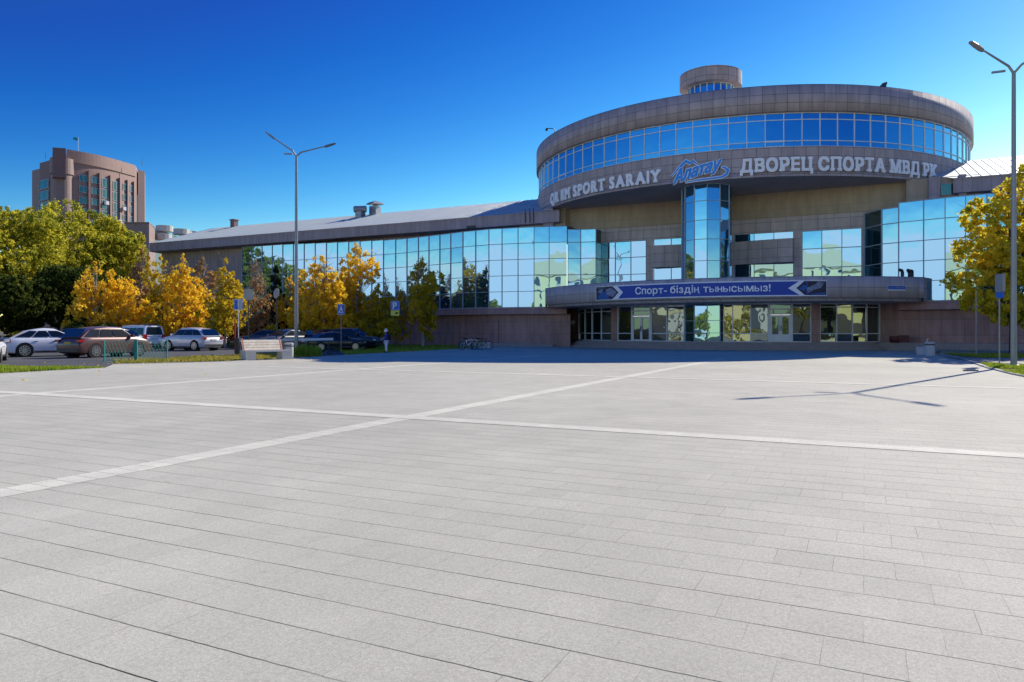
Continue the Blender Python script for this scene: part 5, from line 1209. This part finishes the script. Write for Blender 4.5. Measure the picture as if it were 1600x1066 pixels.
# dark red planters on the platform, stone on the plaza, white planter by the bicycles
pz = .62
p = hit_seg(1398, P2(14.2, 16.2), P2(20, 16.2))[0]; b = MB(); b.lathe((0, 0, 0), [(0, 0), (.3, 0), (.38, .25), (.36, .5), (.25, .52), (.22, .45), (0, .42)], 18); o_ = b.build('planter_pot', 'darkred'); o_.location = (p.x, p.y, pz); tag(o_, 'dark red rounded pot against the brown wall right of the entrance', 'pot')
p = hit_seg(1412.5, P2(14.2, 16.2), P2(20, 16.2))[0]; b = MB(); b.box((0, 0, .27), (.7, .4, .5), rz=-ANG); b.box((0, 0, .535), (.76, .46, .03), rz=-ANG); o_ = b.build('planter_box', 'darkred'); o_.location = (p.x, p.y, pz); tag(o_, 'dark red box beside the rounded red pot at the entrance', 'box')
g = G(1515, 580.5); b = MB(); b.prism([(-.22, -.1), (.3, -.05), (.26, .1), (-.2, .08)], 0, .05); b.prism([(-.16, -.06), (.2, -.03), (.18, .06), (-.12, .05)], .05, .075); o_ = b.build('loose_paver', 'walk'); o_.location = (g.x, g.y, .012); tag(o_, 'small loose grey paver lying near the right kerb', 'stone')
g = G(757, 544); b = MB(); b.prism([(-.45, -.3), (.45, -.3), (.5, .3), (-.5, .3)], 0, .42, top=False); b.prism([(-.52, -.36), (.52, -.36), (.52, .36), (-.52, .36)], .42, .5); o_ = b.build('concrete_block', 'conc'); o_.location = (g.x, g.y + 1.0, 0.0); tag(o_, 'white concrete block behind the bicycles by the brown wall', 'block')
rr = random.Random(3); 
for i in range(7):
    g = G(314 + i * 6.5 + rr.uniform(-1, 1), 558.8 - i * .25); b = MB(); s = rr.uniform(.1, .2); n = 7
    b.lathe((0, 0, 0), [(s, 0), (s * 1.05, s * .3), (s * .7, s * .65), (0, s * .75)], 7); o_ = b.build('stone', 'walk' if i % 3 == 2 else 'dkmetal'); o_.location = (g.x, g.y, .02); o_.scale = (1, .7, 1); tag(o_, 'small rough stone on the grass edge left of the notice sign', 'stone', 'stones along the grass edge')

# ------------------------------------------------------------------ bicycles
def bicycle(label, x, y, rz, fm, small=1.0):
    r = thing('bicycle', label, 'bicycle', (x, y, .012), rz, 'bicycles by the steps'); r.rotation_euler = (R_(8), 0, rz); r.scale = (small,) * 3; R0 = .34
    for wx in (-.52, .52):
        b = MB(); pts_ = [(wx + R0 * math.cos(a), 0, R0 + R0 * math.sin(a)) for a in [i * math.pi / 12 for i in range(25)]]; b.tube(pts_, .022, 6, cap=False); wo = b.build('wheel', 'rubber', r)
        b = MB()
        for k in range(12): a = k * math.pi / 6; b.tube([(wx, 0, R0), (wx + (R0 - .02) * math.cos(a), 0, R0 + (R0 - .02) * math.sin(a))], .004, 4)
        b.tube([(wx, -.05, R0), (wx, .05, R0)], .03, 8); b.build('spokes', 'rim', wo)
    b = MB(); bb = (-.05, 0, .3); st_ = (-.2, 0, .78); hd = (.34, 0, .82); hd2 = (.37, 0, .68)
    for a, c in ((bb, st_), (bb, hd2), ((-.19, 0, .72), hd), ((-.52, .04, R0), bb), ((-.52, .04, R0), (-.18, 0, .7)), (hd, hd2)): b.tube([a, c], .022, 7)
    b.build('frame', fm, r)
    b = MB(); b.tube([hd2, (.41, .04, .6), (.52, .05, R0)], .018, 6); b.tube([hd2, (.41, -.04, .6), (.52, -.05, R0)], .018, 6); b.build('fork', 'rim', r)
    b = MB(); b.tube([(.34, 0, .82), (.31, 0, .95)], .018, 6); b.tube([(.25, -.3, .97), (.33, -.1, .96), (.33, .1, .96), (.25, .3, .97)], .015, 6); b.build('handlebar', 'dkmetal', r)
    b = MB(); b.tube([st_, (-.23, 0, .9)], .016, 6); sd_ = [(-.36, .07), (-.28, .085), (-.1, .03), (-.06, 0)]
    P_ = [(x_, y_, .92) for x_, y_ in sd_] + [(x_, -y_, .92) for x_, y_ in sd_[::-1][1:]]; b.face(P_); b.face([(p[0], p[1], .88) for p in P_[::-1]])
    for i in range(len(P_)): a, c = P_[i], P_[(i + 1) % len(P_)]; b.face([(a[0], a[1], .88), (c[0], c[1], .88), c, a])
    b.build('saddle', 'rubber', r)
    b = MB(); b.lathe((0, 0, 0), [(.09, -.01), (.09, .01)], 14); 
    b = MB(); b.tube([(bb[0], -.07, .3), (bb[0], .09, .3)], .02, 6); b.tube([(bb[0], .09, .3), (.08, .1, .2)], .012, 5); b.tube([(bb[0], -.07, .3), (-.18, -.08, .4)], .012, 5); b.box((.08, .14, .2), (.09, .08, .02)); b.box((-.18, -.12, .4), (.09, .08, .02)); b.build('pedals', 'dkmetal', r)
for i, (px, rz, fm, lb) in enumerate(((722, 1.9, 'teal', 'green-framed bicycle at the left end of the row'), (731, .55, 'white', 'white-framed bicycle second in the row'), (742, 2.5, 'rim', 'silver bicycle in the middle of the row'), (748, 2.45, mat('lime_paint', (.35, .4, .05), .4), 'lime-yellow bicycle between the silver and black ones'), (754, .15, 'dkmetal', 'black bicycle at the right end of the row'))):
    g = G(px, 546.5); bicycle(lb, g.x, g.y - .4 + .25 * (i % 2), rz, fm, 1.0)

# ------------------------------------------------------------------ the child on the plaza
def skin_fig(name, verts, edges, radii, m, parent, root_i=0, sub=1):
    me = bpy.data.meshes.new(name); me.from_pydata(verts, edges, []); o = bpy.data.objects.new(name, me); COL.objects.link(o)
    md = o.modifiers.new('skin', 'SKIN'); md.use_smooth_shade = True
    for i, s_ in enumerate(me.skin_vertices[0].data): s_.radius = radii[i] if isinstance(radii[i], tuple) else (radii[i],) * 2; s_.use_root = (i == root_i)
    sb = o.modifiers.new('sub', 'SUBSURF'); sb.levels = sub; sb.render_levels = sub
    bpy.context.view_layer.update(); dg = bpy.context.evaluated_depsgraph_get(); nm = bpy.data.meshes.new_from_object(o.evaluated_get(dg)); bpy.data.objects.remove(o)
    nm.materials.clear(); nm.materials.append(M[m]); nm.polygons.foreach_set('use_smooth', [True] * len(nm.polygons)); o2 = bpy.data.objects.new(name, nm); COL.objects.link(o2); o2.parent = parent; return o2
g = G(603.5, 551.8); pr = thing('person', 'person in navy jacket, white hat and pale trousers wearing a backpack on the shaded paving', 'person', (g.x, g.y, .012), R_(20))
k = .94   # faces left, local -x
V = [(0, 0, .86), (0, 0, 1.05), (0, 0, 1.26), (0, 0, 1.40), (-.01, 0, 1.50), (-.02, 0, 1.60),      # spine, neck, head
     (0, .16, 1.34), (-.03, .21, 1.10), (-.20, .19, 1.05), (-.27, .17, 1.08),                              # left arm, bent forward
     (0, -.16, 1.34), (-.02, -.21, 1.10), (-.18, -.19, 1.02), (-.25, -.17, 1.06),
     (0, .09, .82), (0, .10, .46), (.02, .10, .08), (-.10, .11, .03), (0, -.09, .82), (-.02, -.10, .46), (0, -.10, .08), (-.12, -.11, .03)]
E_ = [(0, 1), (1, 2), (2, 3), (3, 4), (4, 5), (2, 6), (6, 7), (7, 8), (8, 9), (2, 10), (10, 11), (11, 12), (12, 13), (0, 14), (14, 15), (15, 16), (16, 17), (0, 18), (18, 19), (19, 20), (20, 21)]
Rd = [(.12, .15), (.11, .13), (.11, .16), .055, .05, .095, .055, .045, .035, .03, .055, .045, .035, .03, .085, .06, .042, .04, .085, .06, .042, .04]
nh = len(V)
for base, sy in ((9, 1), (13, -1)):     # five fingers each hand
    bx_, by_, bz_ = V[base]
    for f_ in range(4):
        V.append((bx_ - .05, by_ + (f_ - 1.5) * .018, bz_ + .01)); V.append((bx_ - .085 + .006 * abs(f_ - 1.5), by_ + (f_ - 1.5) * .019, bz_ - .012)); Rd += [.010, .008]; E_ += [(base, len(V) - 2), (len(V) - 2, len(V) - 1)]
    V.append((bx_ - .02, by_ - sy * .045, bz_ + .02)); Rd.append(.011); E_.append((base, len(V) - 1))
V = [tuple(c * k for c in v_) for v_ in V]
skin_fig('body', V, E_, Rd, 'skin', pr)
jv = [(.0, 0, .84), (0, 0, 1.05), (0, 0, 1.28), (0, 0, 1.41), (0, .17, 1.34), (-.03, .22, 1.10), (-.19, .195, 1.05), (0, -.17, 1.34), (-.02, -.22, 1.10), (-.17, -.195, 1.02)]
skin_fig('jacket', [tuple(c * k for c in v_) for v_ in jv], [(0, 1), (1, 2), (2, 3), (2, 4), (4, 5), (5, 6), (2, 7), (7, 8), (8, 9)], [(.16, .19), (.15, .18), (.145, .19), .08, .085, .07, .055, .085, .07, .055], 'navy', pr)
tv = [(0, 0, .86), (0, .09, .80), (0, .10, .46), (.02, .10, .10), (0, -.09, .80), (-.02, -.10, .46), (0, -.10, .10)]
skin_fig('trousers', [tuple(c * k for c in v_) for v_ in tv], [(0, 1), (1, 2), (2, 3), (0, 4), (4, 5), (5, 6)], [(.13, .16), .105, .085, .07, .105, .085, .07], 'cream', pr)
b = MB(); b.lathe((-.02, 0, 1.44), [(.108, .0), (.125, .01), (.13, .05), (.12, .11), (.08, .165), (.04, .185), (0, .19)], 18)
for i in range(8): pass
b.lathe((-.02, 0, 1.63), [(0, -.01), (.035, .0), (.04, .03), (0, .06)], 10); b.build('hat', 'cream', pr)
b = MB(); b.lathe((.02, 0, 1.36), [(.08, 0), (.11, .04), (.11, .12), (.10, .14)], 14, a0=-1.7, a1=1.7); b.build('hair', 'hair', pr)
b = MB(); b.box((-.13, .03, 1.47), (.012, .022, .012)); b.box((-.13, -.03, 1.47), (.012, .022, .012)); b.build('eyes', 'hair', pr)
b = MB(); b.box((-.135, 0, 1.445), (.03, .02, .035), rot=Matrix.Rotation(.3, 3, 'Y')); b.build('nose', 'skin', pr); b = MB(); b.box((-.122, 0, 1.405), (.012, .045, .01)); b.build('mouth', 'sign_r', pr)
b = MB(); b.box((.21, 0, 1.07), (.18, .30, .42)); b.box((.31, 0, 1.0), (.06, .22, .22)); o_ = b.build('backpack', 'black', pr, weld=True); m_ = o_.modifiers.new('bv', 'BEVEL'); m_.width = .04; m_.segments = 3
for s in (-1, 1):
    b = MB(); b.lathe((-.04, s * .095, 0), [(0, 0), (.06, 0), (.065, .04), (.045, .09), (0, .1)], 12); o_ = b.build('shoe', 'black', pr); o_.scale = (1.8, 1, 1); o_.location = (.02, 0, 0)
